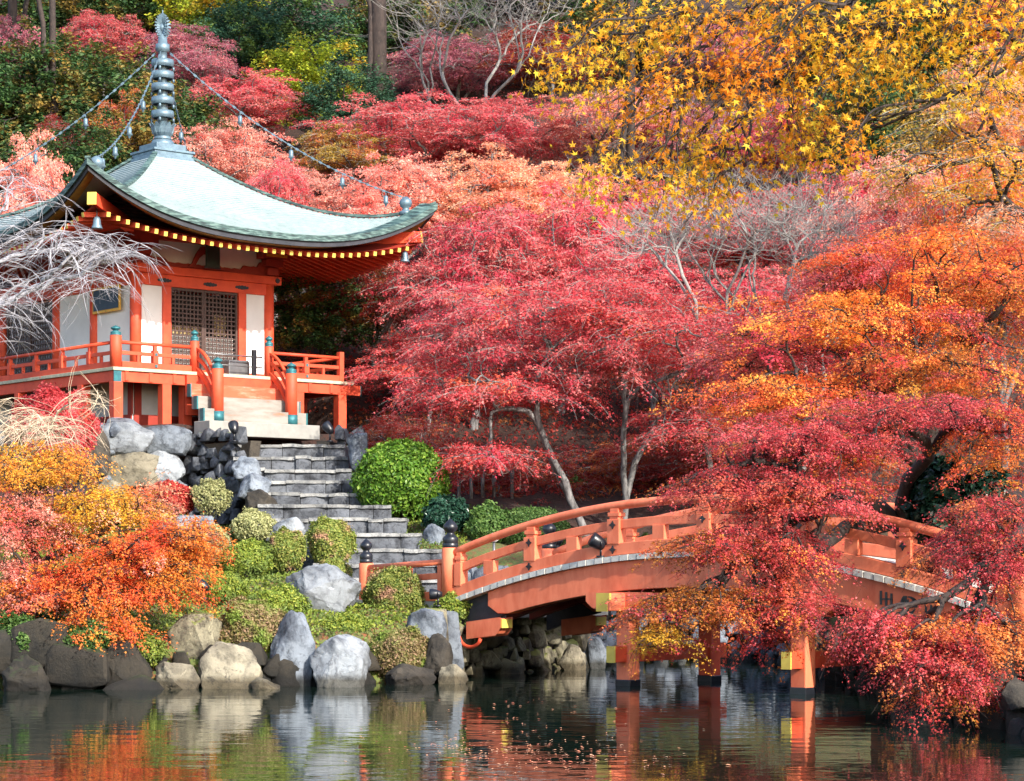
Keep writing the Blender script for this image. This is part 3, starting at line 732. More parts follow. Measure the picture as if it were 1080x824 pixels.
# plaster walls
mb = MB()
for a, b in ((-B + .02, -1.23), (1.23, B - .02)): mb.box(a, b, -B - 0.03, -B + 0.03, ZF, 9.46)
mb.box(-B - 0.03, -B + 0.03, -B, 0, ZF, 9.46); mb.box(-B - 0.03, -B + 0.03, 0, B, ZF, 9.46)
mb.box(B - 0.03, B + 0.03, -B, YB, ZF, 9.46); mb.box(-B, B, YB - .03, YB + .03, ZF, 9.46)
mb.build('plaster_wall', M['white'], hall)
mb = MB(); mb.box(-B + .1, B - .1, -B + .5, YB - .1, ZF + .02, 9.4); mb.build('interior', M['interior'], hall)  # near-black block paints the shade behind the upper lattice
# sill and head beams
mb = MB()
mb.box(-B, B, -B - 0.10, -B + .08, ZF + .002, ZF + 0.2); mb.box(-B - 0.10, -B + .08, -B + .1, YB, ZF + .002, ZF + 0.2)
mb.build('sill_beam', M['verm'], hall, 0.008)
mb = MB()
mb.box(-B - .05, B + .05, -B - 0.09, -B + .09, 9.46, 9.76); mb.box(-B - 0.09, -B + .088, -B + .1, YB, 9.462, 9.762)
mb.build('lintel', M['verm'], hall, 0.01)
mb = MB()
mb.box(-B - .34, B + .34, -B - 0.15, -B + .15, 9.765, 9.98); mb.box(-B - 0.15, -B + .15, -B - .34, -B - .153, 9.767, 9.978); mb.box(-B - 0.15, -B + .15, -B + .153, YB + .3, 9.767, 9.978)
mb.box(B - 0.15, B + .15, -B + .153, YB + .3, 9.767, 9.978)
mb.build('head_beam', M['verm'], hall, 0.012)
# jambs of the door
for x in (-1.17, 1.17):
    mb = MB(); mb.box(x - .12, x + .12, -B - .11, -B + .11, ZF + .2, 9.458); mb.build('door_jamb', M['verm'], hall, 0.01)
def lattice(name, x0, x1, z0, z1, along, off, cell=0.112, bar=0.036, split=True):
    """lattice screen in a dark frame; along 'x' (front) or 'y' (left side)"""
    def bx(mb, a0, a1, o0, o1, c0, c1, m=0):
        mb.box(a0, a1, off + o0, off + o1, c0, c1, m) if along == 'x' else mb.box(off + o0, off + o1, a0, a1, c0, c1, m)
    mb = MB(); mid = (x0 + x1) / 2
    for a0, a1 in ([(x0, mid - .004), (mid + .004, x1)] if split else [(x0, x1)]):
        bx(mb, a0, a0 + .06, -.04, .03, z0, z1); bx(mb, a1 - .06, a1, -.04, .03, z0, z1)
        bx(mb, a0 + .06, a1 - .06, -.038, .028, z0, z0 + .07); bx(mb, a0 + .06, a1 - .06, -.038, .028, z1 - .07, z1)
    fr = mb.build(name, M['brown'], hall, 0.004)
    mb = MB(); n = int((x1 - x0 - .12) / cell); h = int((z1 - z0 - .14) / cell)
    for i in range(1, n):
        a = x0 + .06 + (x1 - x0 - .12) * i / n; bx(mb, a - bar / 2, a + bar / 2, -.012, .012, z0 + .07, z1 - .07)
    for i in range(1, h):
        c = z0 + .07 + (z1 - z0 - .14) * i / h; bx(mb, x0 + .06, x1 - .06, -.02, .02, c - bar / 2, c + bar / 2)
    mb.build('lattice', M['brown'], fr)
    return bx, fr
bx, fr = lattice('lattice_door', -1.05, 1.05, ZF + .2, 9.455, 'x', -B)
mb = MB(); bx(mb, -1.0, 1.0, .10, .13, ZF + .25, 8.25); mb.build('sunlit_panel', M['white'], fr)  # white only below the eave shadow line: sunlit zone put into colour
mb = MB(); bx(mb, 0.45, 0.80, .16, .18, 8.3, 8.85); bx(mb, -.9, .1, .16, .18, 8.27, 8.5); mb.build('gilt_panel', mat('gilt screen', (0.55, 0.40, 0.2), (0.4, 0.28, 0.12)), fr)
bx, fr = lattice('lattice_window', 2.30, 4.95, ZF + .2, 9.40, 'y', -B, cell=0.14, bar=0.05)
mb = MB(); bx(mb, 2.3, 4.95, -.005 + .05, .07, ZF + .25, 9.38); mb.build('window_backing', mat('pale paper', (0.5, 0.5, 0.52), (0.4, 0.4, 0.45)), fr)
# dark metal ornaments on the lintel (three beads), nail head
for x in (-1.25, -0.2 + 0.35, 1.15):
    mb = MB()
    for dx, r in ((-.17, .035), (-.09, .05), (0, .06), (.09, .05), (.17, .035)):
        mb.prism([(x + dx + r * math.cos(t * math.pi / 5), 9.61 + r * math.sin(t * math.pi / 5)) for t in range(10)], -B - .12, -B - .088)
    mb.build('lintel_fitting', M['black'], hall)
mb = MB(); mb.prism([(B + .2 + .07 * math.cos(t * math.pi / 6), 9.875 + .07 * math.sin(t * math.pi / 6)) for t in range(12)], -B - .175, -B - .148); mb.build('nail_cover', M['black'], hall)
# frieze: plaster behind a cloud shaped red board, brackets at the corners, frog leg strut in the middle
for k in (0, 3):
    L0, L1 = (-B, B) if k == 0 else (-B, B)
    def P(poly, o0, o1, name, m, bev=0.006):
        mb = MB()
        if k == 0: mb.prism(poly, -B - o1, -B - o0)
        else:
            n = len(poly); vs = [(-B - o1, p[0], p[1]) for p in poly] + [(-B - o0, p[0], p[1]) for p in poly]
            mb.add(vs, [tuple(range(n)), tuple(range(2 * n - 1, n - 1, -1))] + [(i, (i + 1) % n, n + (i + 1) % n, n + i) for i in range(n)])
        return mb.build(name, M[m], hall, bev)
    P([(L0, 9.98), (L1, 9.98), (L1, 11.1), (L0, 11.1)], -.03, .02, 'frieze_plaster', 'white', 0)
    top = []
    for i in range(41):
        q = i / 40 * 2 - 1; aq = abs(q); z = 10.10 + (0.10 if aq > .55 else 0.0) + (0.14 if aq > .80 else 0) + 0.012 * math.sin(i * 2.2)
        if aq > .9: z = 10.75
        top.append((q * (B + .0), z))
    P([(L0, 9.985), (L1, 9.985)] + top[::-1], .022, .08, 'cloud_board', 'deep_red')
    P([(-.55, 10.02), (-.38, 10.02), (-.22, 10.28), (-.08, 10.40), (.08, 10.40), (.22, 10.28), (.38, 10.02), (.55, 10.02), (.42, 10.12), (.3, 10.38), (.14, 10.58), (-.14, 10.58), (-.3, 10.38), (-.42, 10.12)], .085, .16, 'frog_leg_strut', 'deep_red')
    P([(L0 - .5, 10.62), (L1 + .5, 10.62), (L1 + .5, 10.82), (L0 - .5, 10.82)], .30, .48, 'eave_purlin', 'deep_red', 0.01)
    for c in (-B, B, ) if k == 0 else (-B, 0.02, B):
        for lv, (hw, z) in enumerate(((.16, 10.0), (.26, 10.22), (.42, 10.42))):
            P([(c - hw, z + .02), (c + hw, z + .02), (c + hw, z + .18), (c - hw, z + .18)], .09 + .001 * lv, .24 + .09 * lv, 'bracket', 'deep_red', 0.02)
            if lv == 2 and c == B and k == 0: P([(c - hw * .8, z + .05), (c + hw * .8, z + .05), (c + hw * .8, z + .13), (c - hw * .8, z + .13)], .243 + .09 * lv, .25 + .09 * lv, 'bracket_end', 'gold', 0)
mb = MB(); mb.box(-.21, .21, -B - .50, -B - .42, 10.02, 10.60); pl = mb.build('name_board', M['green_board'], hall, 0.02)
for z_ in (9.98, 10.59): mb = MB(); mb.box(-.25, .25, -B - .48, -B - .415, z_, z_ + .05); mb.build('board_frame', M['black'], pl, 0.01)
# blue framed board on the left wall
mb = MB(); mb.box(-B - .16, -B - .12, -1.52, -.10, 8.82, 9.50); pq = mb.build('wall_plaque', M['gold'], hall, 0.01)
mb = MB(); mb.box(-B - .175, -B - .155, -1.45, -.17, 8.89, 9.43); mb.build('plaque_face', M['blue_board'], pq)
mb = MB(); mb.tube([(-B - .16, -.8, 8.85), (-B - .03, -.8, 8.85)], 0.02, 6); mb.build('plaque_bracket', M['black'], pq)

# veranda
PW = 3.56; PB = 6.2
mb = MB(); mb.box(-PW - .06, PW + .25, -PW - .06, PB, ZF - .085, ZF); 
ver = mb.build('veranda_floor', M['floor_edge'], hall, 0.01)
mb = MB()
mb.box(-PW - .02, PW + .5, -PW, -PW + .16, ZF - .36, ZF - .088); mb.box(-PW + .0, -PW + .16, -PW + .162, PB, ZF - .36, ZF - .088); mb.box(PW - .16, PW, -PW + .162, PB, ZF - .36, ZF - .088)
mb.build('floor_beam', M['verm'], hall, 0.01)
mb = MB(); mb.box(PW + .5, PW + .515, -PW - .01, -PW + .17, ZF - .37, ZF - .08); mb.build('beam_cap', M['verdigris'], hall)
mb = MB(); mb.box(-PW - .025, -PW + .19, -PW - .03, -PW - .004, ZF - .40, ZF - .09); mb.build('corner_plate', M['verdigris'], hall)
for x in np.arange(-PW + .35, PW, .7):
    if -1.2 < x < 1.2: continue
    mb = MB(); mb.box(x - .05, x + .05, -PW - .03, -PW - .002, ZF - .33, ZF - .1); mb.build('joist_end', M['verm'], hall, 0.005)
for x, y in ((-PW + .1, -PW + .08), (-2.05, -PW + .08), (2.05, -PW + .08), (PW - .12, -PW + .08), (-1.3, -PW + .3), (1.3, -PW + .3), (-PW + .08, -1.9), (-PW + .08, -.2), (-PW + .08, 1.5), (-PW + .08, 3.2), (PW - .1, -1.6), (PW - .1, .6), (PW - .1, 2.8)):
    mb = MB(); mb.box(x - .13, x + .13, y - .13 + .012, y + .13, 5.5, ZF - .362); mb.build('veranda_post', M['verm'], hall, 0.01)
# wall under the floor
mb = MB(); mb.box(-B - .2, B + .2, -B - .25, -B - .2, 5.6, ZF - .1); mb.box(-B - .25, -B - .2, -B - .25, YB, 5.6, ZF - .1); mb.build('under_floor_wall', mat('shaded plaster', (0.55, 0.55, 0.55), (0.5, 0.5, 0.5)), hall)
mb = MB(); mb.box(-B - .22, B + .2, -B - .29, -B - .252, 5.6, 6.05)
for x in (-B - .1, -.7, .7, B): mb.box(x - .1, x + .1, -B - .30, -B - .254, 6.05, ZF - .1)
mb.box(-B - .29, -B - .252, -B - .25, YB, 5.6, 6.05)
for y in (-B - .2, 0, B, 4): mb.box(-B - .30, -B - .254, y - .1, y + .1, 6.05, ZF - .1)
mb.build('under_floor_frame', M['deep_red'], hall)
GP = [(1.0, 0), (1.06, .05), (1.06, .3), (.98, .36), (1.04, .42), (1.04, .8), (.95, .9), (.72, 1.0), (.55, 1.15), (.5, 1.28), (.75, 1.4), (.95, 1.58), (1.0, 1.75), (.85, 1.98), (.5, 2.2), (.12, 2.42), (0, 2.5)]
def giboshi(x, y, z, r, h, m, parent, name='post_cap'):
    mb = MB(); mb.lathe([(r * a, b / 2.5 * h) for a, b in GP], (x, y, z), 18); return mb.build(name, m, parent)
def newel(x, y, z0, z1, r, caph, m, capm, parent, collar=None):
    mb = MB(); mb.lathe([(r, z0), (r, z1 - .01), (r - .01, z1)], (x, y, 0), 20); o = mb.build('newel_post', m, parent)
    giboshi(x, y, z1, r * .86, caph, capm, o)
    if collar: mb = MB(); mb.lathe([(r + .012, z0), (r + .012, z0 + collar), (r, z0 + collar)], (x, y, 0), 20); mb.build('collar', capm, o)
    return o
V_, G_ = M['verm'], M['verdigris']
def rail_run(p0, p1, posts, parent, z=ZF, hgt=.64):
    p0 = Vector(p0); p1 = Vector(p1); d = (p1 - p0); L = d.length; d.normalize()
    def pt(t, zz): q = p0 + d * t; return (q.x, q.y, zz)
    mb = MB(); mb.tube([pt(-.05, z + hgt), pt(L + .05, z + hgt)], .045, 10); mb.build('top_rail', V_, parent)
    mb = MB(); mb.beam(pt(0, z + .38), pt(L, z + .38), .07, .09); mb.build('middle_rail', V_, parent, .006)
    mb = MB(); mb.beam(pt(0, z + .085), pt(L, z + .085), .13, .15); mb.build('bottom_rail', V_, parent, .008)
    for t in posts:
        t *= L; mb = MB(); mb.beam(pt(t, z + .162), pt(t, z + .48), .15, .15, up=d); mb.beam(pt(t, z + .48), pt(t, z + .60), .09, .09, up=d); b = mb.build('rail_post', V_, parent, .006)
        n = d.cross(Vector((0, 0, 1))).normalized()
        for zz in (z + .38, z + .085):
            mb = MB(); q = Vector(pt(t, zz)) + n * .078; mb.beam(q - n * .003, q + n * .012, .07, .07); mb.build('fitting', G_, b)
    ps = [0] + list(posts) + [1]
    for a, b in zip(ps[:-1], ps[1:]):
        t = (a + b) / 2 * L; mb = MB(); mb.beam(pt(t, z + .16), pt(t, z + .336), .07, .07, up=d); mb.build('baluster', V_, parent, .004)
c_ = -PW + .1
newel(c_, c_, ZF, ZF + .80, .15, .26, V_, G_, hall)
for x in (-1.15, 1.15): newel(x, c_, ZF, ZF + .80, .12, .30, V_, G_, hall)
rail_run((c_ + .15, c_, 0), (-1.27, c_, 0), (.48,), hall); rail_run((1.27, c_, 0), (PW - .1, c_, 0), (.48,), hall)
mb = MB(); mb.box(PW - .17, PW - .03, c_ - .08, c_ + .08, ZF, ZF + .80); mb.build('rail_corner', V_, hall, .008)
rail_run((c_, c_ + .15, 0), (c_, PB, 0), (.12, .27, .42, .57, .72, .87), hall)
rail_run((PW - .1, c_ + .1, 0), (PW - .1, PB, 0), (.2, .4, .6, .8), hall)
# wooden stairs
for i, (y0, zt_) in enumerate(((-3.66, 6.78), (-3.97, 6.45), (-4.28, 6.12))):
    mb = MB(); mb.box(-1.56 + .002 * i, 1.56 - .002 * i, y0 - .31, y0, zt_ - .33 + .003, zt_); s_ = mb.build('wooden_step', M['verm_worn' if i == 0 else 'step_grey'], hall, .01)
    for x in (-1.575, 1.575): mb = MB(); mb.box(x - .02, x + .02, y0 - .315, y0 - .15, zt_ - .335, zt_ + .004); mb.build('step_end_cap', G_, s_)
mb = MB(); mb.box(-1.5, 1.5, -3.655, -3.57, 6.0, ZF - .1); mb.build('stair_riser', V_, hall)
mb = MB(); mb.box(-1.66, 1.72, -4.98, -4.25, 5.42, 5.79); mb.build('stone_step', M['stone_cut'], hall, .015)
for x in (-1.13, 1.13):
    newel(x, -4.52, 5.79, 7.14, .155, .30, V_, G_, hall, .27)
    mb = MB(); n = 8
    for z0_, z1_, w_, h_ in ((ZF + .60, 7.02, .08, .08), (ZF + .36, 6.72, .07, .09), (ZF + .05, 6.35, .1, .16)):
        pts = []
        for i in range(n + 1):
            q = i / n; pts.append((x, c_ - .1 - q * .82, z0_ + (z1_ - z0_) * q + .12 * math.sin(q * math.pi)))
        mb.sweep(pts, w_, h_)
    mb.build('stair_rail', V_, hall, .006)
# the grey barrier on the veranda
bar = thing('metal_barrier', (HC[0] + UX * .75 + UY * 3.2, HC[1] + UY * .75 - UX * 3.2, ZF), 'low steel rope barrier with black post on the veranda in front of the lattice door', 'barrier', rz=TH)
mb = MB(); mb.tube([(-1.6, 0, .55), (.35, 0, .53)], .02, 8); mb.tube([(-1.6, 0, .28), (.35, 0, .26)], .016, 8); mb.build('rail', M['steel'], bar)
mb = MB(); mb.box(-.05 + .1, .05 + .1, -.05, .05, .03, .72); mb.box(-.1, .3, -.16, .16, 0, .035); mb.build('post', M['black'], bar, .006)
mb = MB(); mb.box(-1.65, -1.57, -.05, .05, 0, .6); mb.build('post', M['black'], bar, .006)
box_ = thing('offering_box', (HC[0] + UX * .55 + UY * 2.75, HC[1] + UY * .55 - UX * 2.75, ZF), 'small grey slatted offering box in front of the lattice door', 'box', rz=TH)
mb = MB(); mb.box(-.32, .32, -.2, .2, .06, .42)
for x in (-.28, .28): mb.box(x - .04, x + .04, -.18, .18, 0, .06)
mb.build('body', M['steel'], box_, .01)
mb = MB()
for i in range(7): mb.box(-.30, .30, -.18 + i * .055, -.155 + i * .055, .421, .45)
mb.build('slats', M['steel'], box_)

# ---------------------------------------------------------------- bridge
BA = Vector((.724, -.690, 0)); BB = Vector((.690, .724, 0)); BO = Vector((1.95, 40.0, 0))
bridge = thing('arched_bridge', (BO.x, BO.y, 0), 'salmon red arched wooden bridge with black capped posts over the pond', 'bridge', rz=math.atan2(BA.y, BA.x))
T0, T1, TC = -4.3, 7.95, 1.80
def zd(t): return 2.36 - .0265 * (t - 1.6) ** 2
BW = 2.75
def arc(t0, t1, wv, dz, n=28): return [(t0 + (t1 - t0) * i / n, wv, zd(t0 + (t1 - t0) * i / n) + dz) for i in range(n + 1)]
S_ = M['salmon']; K_ = M['black']
# deck planks with pale ends, small gaps
mb = MB(); n = 62
for i in range(n):
    a = T0 + (T1 - T0) * i / n + .012; b = T0 + (T1 - T0) * (i + 1) / n - .004
    za, zb = zd(a), zd(b); j = .004 * ((i * 7) % 5)
    vs = [(a, -.14 - j, za - .10), (b, -.14 - j, zb - .10), (b, BW + .14, zb - .10), (a, BW + .14, za - .10), (a, -.14 - j, za), (b, -.14 - j, zb), (b, BW + .14, zb), (a, BW + .14, za)]
    mb.add(vs, [(3, 2, 1, 0), (4, 5, 6, 7), (0, 1, 5, 4), (1, 2, 6, 5), (2, 3, 7, 6), (3, 0, 4, 7)])
mb.build('deck', M['plank_end'], bridge)
for wv in (0.06, BW - .06):
    # main side beam with curved ends
    n = 40; ta, tb = -3.25, 6.85; top = []; bot = []
    for i in range(n + 1):
        t = ta + (tb - ta) * i / n; top.append((t, zd(t) - .103))
        e = min(t - ta, tb - t); h = .52 if e > .45 else .26 + .26 * math.sin(min(1, e / .45) * math.pi / 2)
        bot.append((t, zd(t) - .103 - h))
    mb = MB(); vs = []
    for (t, z), (t2, z2) in zip(top, bot): vs += [(t, wv - .13, z), (t, wv + .13, z), (t, wv + .13, z2), (t, wv - .13, z2)]
    m_ = len(top); fs = [(0, 1, 2, 3), (4 * m_ - 1, 4 * m_ - 2, 4 * m_ - 3, 4 * m_ - 4)]
    for i in range(m_ - 1):
        for k in range(4): fs.append((4 * i + k, 4 * i + 4 + k, 4 * i + 4 + (k + 1) % 4, 4 * i + (k + 1) % 4))
    mb.add(vs, fs); mb.build('side_beam', S_, bridge, .012)
    for s_, t0_, t1_ in ((1, T0 + .05, -2.9), (-1, 6.6, T1 - .05)):
        mb = MB(); mb.sweep(arc(t0_, t1_, wv + .02 if wv < 1 else wv - .02, -.36, 8), .10, .50); mb.build('recess_shade_board', M['black_wood'], bridge)  # dark board stands in for the shadowed recess under the deck
    # bearer under each end, yellow tip
    for t0_, t1_, sg in ((-3.7, -2.85, 1), (6.4, 7.2, -1)):
        z = zd((t0_ + t1_) / 2) - .80
        mb = MB(); mb.prism([(t0_, z - .16), (t1_ - .12 if sg > 0 else t1_, z - .10 + .02 * sg), (t1_, z + .05), (t1_, z + .22), (t0_, z + .12)], wv - .22, wv + .1); br = mb.build('end_bracket', S_, bridge, .02)
        e = t1_ if sg > 0 else t0_; mb = MB(); mb.box(min(e, e + .03 * sg), max(e, e + .03 * sg), wv - .20, wv + .08, z + .04, z + .2); mb.build('bracket_tip', M['yellow'], br)
# inner beams
for wv in (.75, 1.4, 2.05):
    mb = MB(); mb.sweep(arc(T0 + .2, T1 - .2, wv, -.27, 24), .18, .32); mb.build('inner_beam', M['deep_red'], bridge)
# bents: two columns, cap beam, tie beam
for t in (-.02, 3.78):
    for wv in (.16, 2.45):
        mb = MB(); mb.box(t - .155, t + .155, wv - .14, wv + .14, -1.2, zd(t) - .95); c = mb.build('column', S_ if wv < 1 else M['verm'], bridge, .02)
        mb = MB(); mb.box(t - .168, t + .168, wv - .153, wv + .153, -.3, .11); mb.build('column_shoe', K_, c, .015)
    zc = zd(t) - .80
    mb = MB(); mb.box(t - .15, t + .15, -.5, BW + .5, zc - .17, zc + .14); cb = mb.build('cap_beam', S_, bridge, .02)
    for a, b in ((-.515, -.47), (BW + .47, BW + .515)):
        mb = MB(); mb.prism([(t - .155, zc + .145), (t + .155, zc + .145), (t + .155, zc + .02), (t + .10, zc - .04), (t + .10, zc - .175), (t - .155, zc - .175)], a, b); mb.build('beam_end', M['yellow'], cb)
    mb = MB(); n = 10
    pl_ = [(t - .75, zc + .16), (t - .75, zc + .3)] + [(t + .75, zc + .3), (t + .75, zc + .16), (t + .62, zc + .06), (t + .48, zc + .02), (t - .48, zc + .02), (t - .62, zc + .06)]
    for wv in (.06, BW - .06):
        mb = MB(); mb.prism([(a, b - .16) for a, b in pl_], wv - .155, wv + .155); mb.build('bearer', S_, bridge, .02)
    mb = MB(); mb.box(t - .09, t + .09, -.28, BW + .1, .42, .70); tb_ = mb.build('tie_beam', M['verm'], bridge, .01)
    mb = MB(); mb.box(t - .095, t + .095, -.31, -.282, .415, .705); mb.build('beam_end', M['yellow'], tb_)
# curved scroll hooks below the beam ends
for t, wv, z in ((-3.62, -.16, .86), (-1.35, 2.2, .80)):
    mb = MB(); mb.tube([(t + .3 * math.cos(a), wv, z + .26 * math.sin(a)) for a in np.linspace(-2.9, -.4, 10)], .035, 8); mb.build('scroll_hook', M['verm'], bridge)
# railings
posts = [-2.17, -.15, 1.87, 3.89, 5.91]
for side_, wv in (('near', 0), ('far', BW)):
    mb = MB(); mb.sweep(arc(T0 + .1, T1 - .1, wv, .115, 40), .17, .21); mb.build('base_rail', S_, bridge, .01)
    mb = MB(); mb.sweep(arc(T0 + .1, T1 - .1, wv, .55, 40), .10, .16); mb.build('middle_rail', S_, bridge, .01)
    mb = MB(); mb.tube(arc(T0 + .05, T1 - .05, wv, .89, 40), .078, 12); mb.build('top_rail', S_, bridge)
    for t in posts + [T0 + .28, T1 - .28]:
        z = zd(t); mb = MB(); hw = .14 if t in posts else .09
        mb.box(t - hw, t + hw, wv - .10, wv + .10, z + .215, z + .65); mb.box(t - hw * .72, t + hw * .72, wv - .075, wv + .075, z + .65, z + .70); mb.box(t - hw * .95, t + hw * .95, wv - .09, wv + .09, z + .70, z + .77); mb.box(t - hw * .7, t + hw * .7, wv - .07, wv + .07, z + .77, z + .84)
        o = mb.build('rail_post', S_, bridge, .008)
        if t in posts:
            s_ = -1 if wv == 0 else 1
            for zz, o_ in ((.55, .10), (.115, .10)):
                mb = MB(); p = Vector((t, wv + s_ * (o_ + .006), z + zz)); r = .075
                mb.add([p + Vector((dx * r, dy, dz_ * r)) for dy in (-.012, .012) for dx, dz_ in ((-1, 0), (-.35, .35), (0, 1), (.35, .35), (1, 0), (.35, -.35), (0, -1), (-.35, -.35))],
                       [tuple(range(8)), tuple(range(15, 7, -1))] + [(i, (i + 1) % 8, 8 + (i + 1) % 8, 8 + i) for i in range(8)])
                mb.build('fitting', K_, o)
    allp = [T0] + posts + [T1]
    for a, b in zip(allp[:-1], allp[1:]):
        t = (a + b) / 2; z = zd(t); mb = MB(); mb.box(t - .13, t + .13, wv - .07, wv + .07, z + .21, z + .475); mb.build('baluster', S_, bridge, .006)
    for t in (T0, T1): newel(t, wv, zd(t) - .02, zd(t) + 1.02, .165, .56, S_, K_, bridge)
# carved emblem on the side beam: bars and a ring of three commas
mb = MB(); tt = 6.0
def bar_at(t, z, w_, h_): mb.box(t - w_, t + w_, -.084, -.069, z - h_, z + h_)
zc = zd(tt) - .36
for sg in (-1, 1):
    for dx in (.52, .42, .32): bar_at(tt + sg * dx, zd(tt + sg * dx) - .36, .02, .11)
    bar_at(tt + sg * .42, zd(tt + sg * .42) - .36, .12, .012); mb.build('emblem_bars', K_, bridge); mb = MB()
bar_at(tt, zc, .045, .045)
for i in range(3):
    a0 = i * 2.094
    for j in range(9):
        a = a0 + j * .2; r = .13; x = tt + r * math.cos(a); z = zc + r * math.sin(a); w_ = .034 - .003 * j
        bar_at(x, z, w_, w_)
    bar_at(tt + .065 * math.cos(a0), zc + .065 * math.sin(a0), .035, .035)
mb.build('emblem', K_, bridge)
# approach rail beside the path, left end of the bridge
def approach(p0, p1, zr, label, far_cap=True):
    p0 = Vector(p0); p1 = Vector(p1); t = thing('approach_rail', (p0.x, p0.y, 0), label, 'railing'); q = p1 - p0; L = q.length; d = q.normalized()
    z0 = p0.z; z1 = p1.z
    def pt(s, dz): v = d * s; return (v.x, v.y, z0 + (z1 - z0) * s / L + dz)
    d.z = 0; d.normalize(); L = math.hypot(q.x, q.y)
    mb = MB(); mb.tube([pt(.1, .76), pt(L, .76)], .06, 10); mb.build('top_rail', S_, t)
    mb = MB(); mb.beam(pt(.1, .5), pt(L, .5), .09, .12); mb.build('middle_rail', S_, t, .01)
    mb = MB(); mb.beam(pt(.1, .12), pt(L, .12), .14, .18); mb.build('base_rail', S_, t, .01)
    for s in (.3, L * .5, L - .3):
        mb = MB(); mb.beam(pt(s, .2), pt(s, .70), .13, .13, up=d); mb.build('rail_post', S_, t, .01)
    e = pt(L + .1, 0); newel(e[0], e[1], e[2] - .2, e[2] + .86, .145, .50, S_, K_, t)
    return t
nl = BO + BA * T0; nf = nl + BB * BW; rl = BO + BA * T1; rf = rl + BB * BW
z0 = zd(T0)
pe = at(389, 600, 45.4)
approach((nl.x, nl.y, z0), (pe.x, pe.y, z0 - .12), 0, 'short salmon railing with a black capped post running left from the bridge behind the azalea')
approach((nf.x, nf.y, z0), (nf.x + .2, nf.y + 2.6, z0), 0, 'short salmon railing running back from the far left corner of the bridge')
zr = zd(T1); approach((rl.x, rl.y, zr), (rl.x + 2.0, rl.y + .4, zr), 0, 'short salmon railing on the right bank at the near corner of the bridge')
approach((rf.x, rf.y, zr), (rf.x + 1.6, rf.y + 1.6, zr), 0, 'short salmon railing on the right bank at the far corner of the bridge')
# ---------------------------------------------------------------- stone work
def rubble_wall(pts, z0, z1, size, m, label, seed, lean=0.25, name='stone_wall', big=()):
    rng = random.Random(seed); t = thing(name, (pts[0][0], pts[0][1], z0), label, 'stone wall'); o = Vector((pts[0][0], pts[0][1], z0)); mb = MB(); bk = MB()
    for (x0, y0), (x1, y1) in zip(pts[:-1], pts[1:]):
        d = Vector((x1 - x0, y1 - y0, 0)); L = d.length; d.normalize(); n = Vector((d.y, -d.x, 0)); N_ = int(L * (z1 - z0) / (size * size * .38)) + 2; pl = []
        for k in range(N_ * 6):
            if len(pl) >= N_: break
            s_ = rng.uniform(-.1, L + .1); z = rng.uniform(z0, z1 - size * .15); w_ = size * rng.choice((.55, .75, .9, 1.15, 1.5)) 
            if any(((s_ - a) / 1.15) ** 2 + (z - b) ** 2 < ((w_ + c) * .33) ** 2 for a, b, c in pl): continue
            pl.append((s_, z, w_))
            p = Vector((x0, y0, 0)) + d * s_ - n * lean * (z - z0) * .5 + n * rng.uniform(-.06, .04) + Vector((0, 0, z)) - o
            bm = rock_bm((w_ * .60, w_ * .42, w_ * rng.uniform(.36, .52)), rng.randrange(9999), 1, 11, .05)
            bm_append(mb, bm, p, math.atan2(d.y, d.x) + rng.uniform(-.2, .2))
        a = Vector((x0, y0, z0)) - o; b = Vector((x1, y1, z0)) - o; k = -n * (size * .55); k2 = k - n * lean * (z1 - z0) * .5; up = Vector((0, 0, (z1 - z0) * .86))
        bk.add([a + k, b + k, b + k2 + up, a + k2 + up, a + k - n * .3, b + k - n * .3, b + k2 + up - n * .3, a + k2 + up - n * .3], [(0, 1, 2, 3), (7, 6, 5, 4), (0, 4, 5, 1), (1, 5, 6, 2), (2, 6, 7, 3), (3, 7, 4, 0)])
    so__ = mb.build('stones', m, t); so__.data.set_sharp_from_angle(angle=R_(28)); bk.build('core', M['st_dark'], t)
    return t
def loc(x, y, z=0): return Vector((HC[0] + UX * x - UY * y, HC[1] + UY * x + UX * y, z))
l1, l2, l3 = loc(-4.35, 2.5), loc(-4.35, -4.2), loc(-1.5, -4.3)
rw = rubble_wall([(l1.x, l1.y), (l2.x, l2.y), (l3.x, l3.y)], 3.2, 5.62, .62, M['st_blue'], 'retaining wall of big pale boulders and dark rubble under the hall veranda', 3)
for i, (a, b, c, d, m_) in enumerate(((98, 158, 446, 477, 'st_white'), (151, 197, 449, 475, 'st_blue'), (99, 168, 474, 513, 'st_warm'), (136, 190, 470, 505, 'st_white'), (128, 192, 500, 524, 'st_blue'), (97, 132, 505, 545, 'st_warm'), (88, 112, 450, 500, 'st_dark'))):
    o = rock(a - 5, b + 5, c - 2, d + 5, 55.3 + (b - 100) * .012, m_, '', 50 + i, depth=.6, dz=.03, facets=26, rough=.06)
    o.parent = rw; o.location -= rw.location; o.name = 'boulder'
    for k in ('label', 'category', 'group'):
        if k in o: del o[k]
r1, r2 = loc(1.5, -4.3), loc(4.4, -4.3); r3 = loc(4.5, 2)
r0 = at(368, 500, 57.4)
rubble_wall([(r0.x, r0.y), (r2.x, r2.y), (r3.x, r3.y)], 3.4, 5.6, .5, M['st_step'], 'low dark rubble wall right of the stone stairs below the hall', 4)
st = [(471, 56.2, 243, 363), (484, 55.4, 246, 367), (497, 54.6, 250, 370), (509.5, 53.8, 260, 384), (522.5, 53.0, 266, 398), (535, 52.2, 272, 412), (549, 51.3, 280, 428), (564, 50.4, 290, 444), (581, 49.3, 300, 469), (597, 48.3, 330, 480), (613, 47.4, 345, 486)]
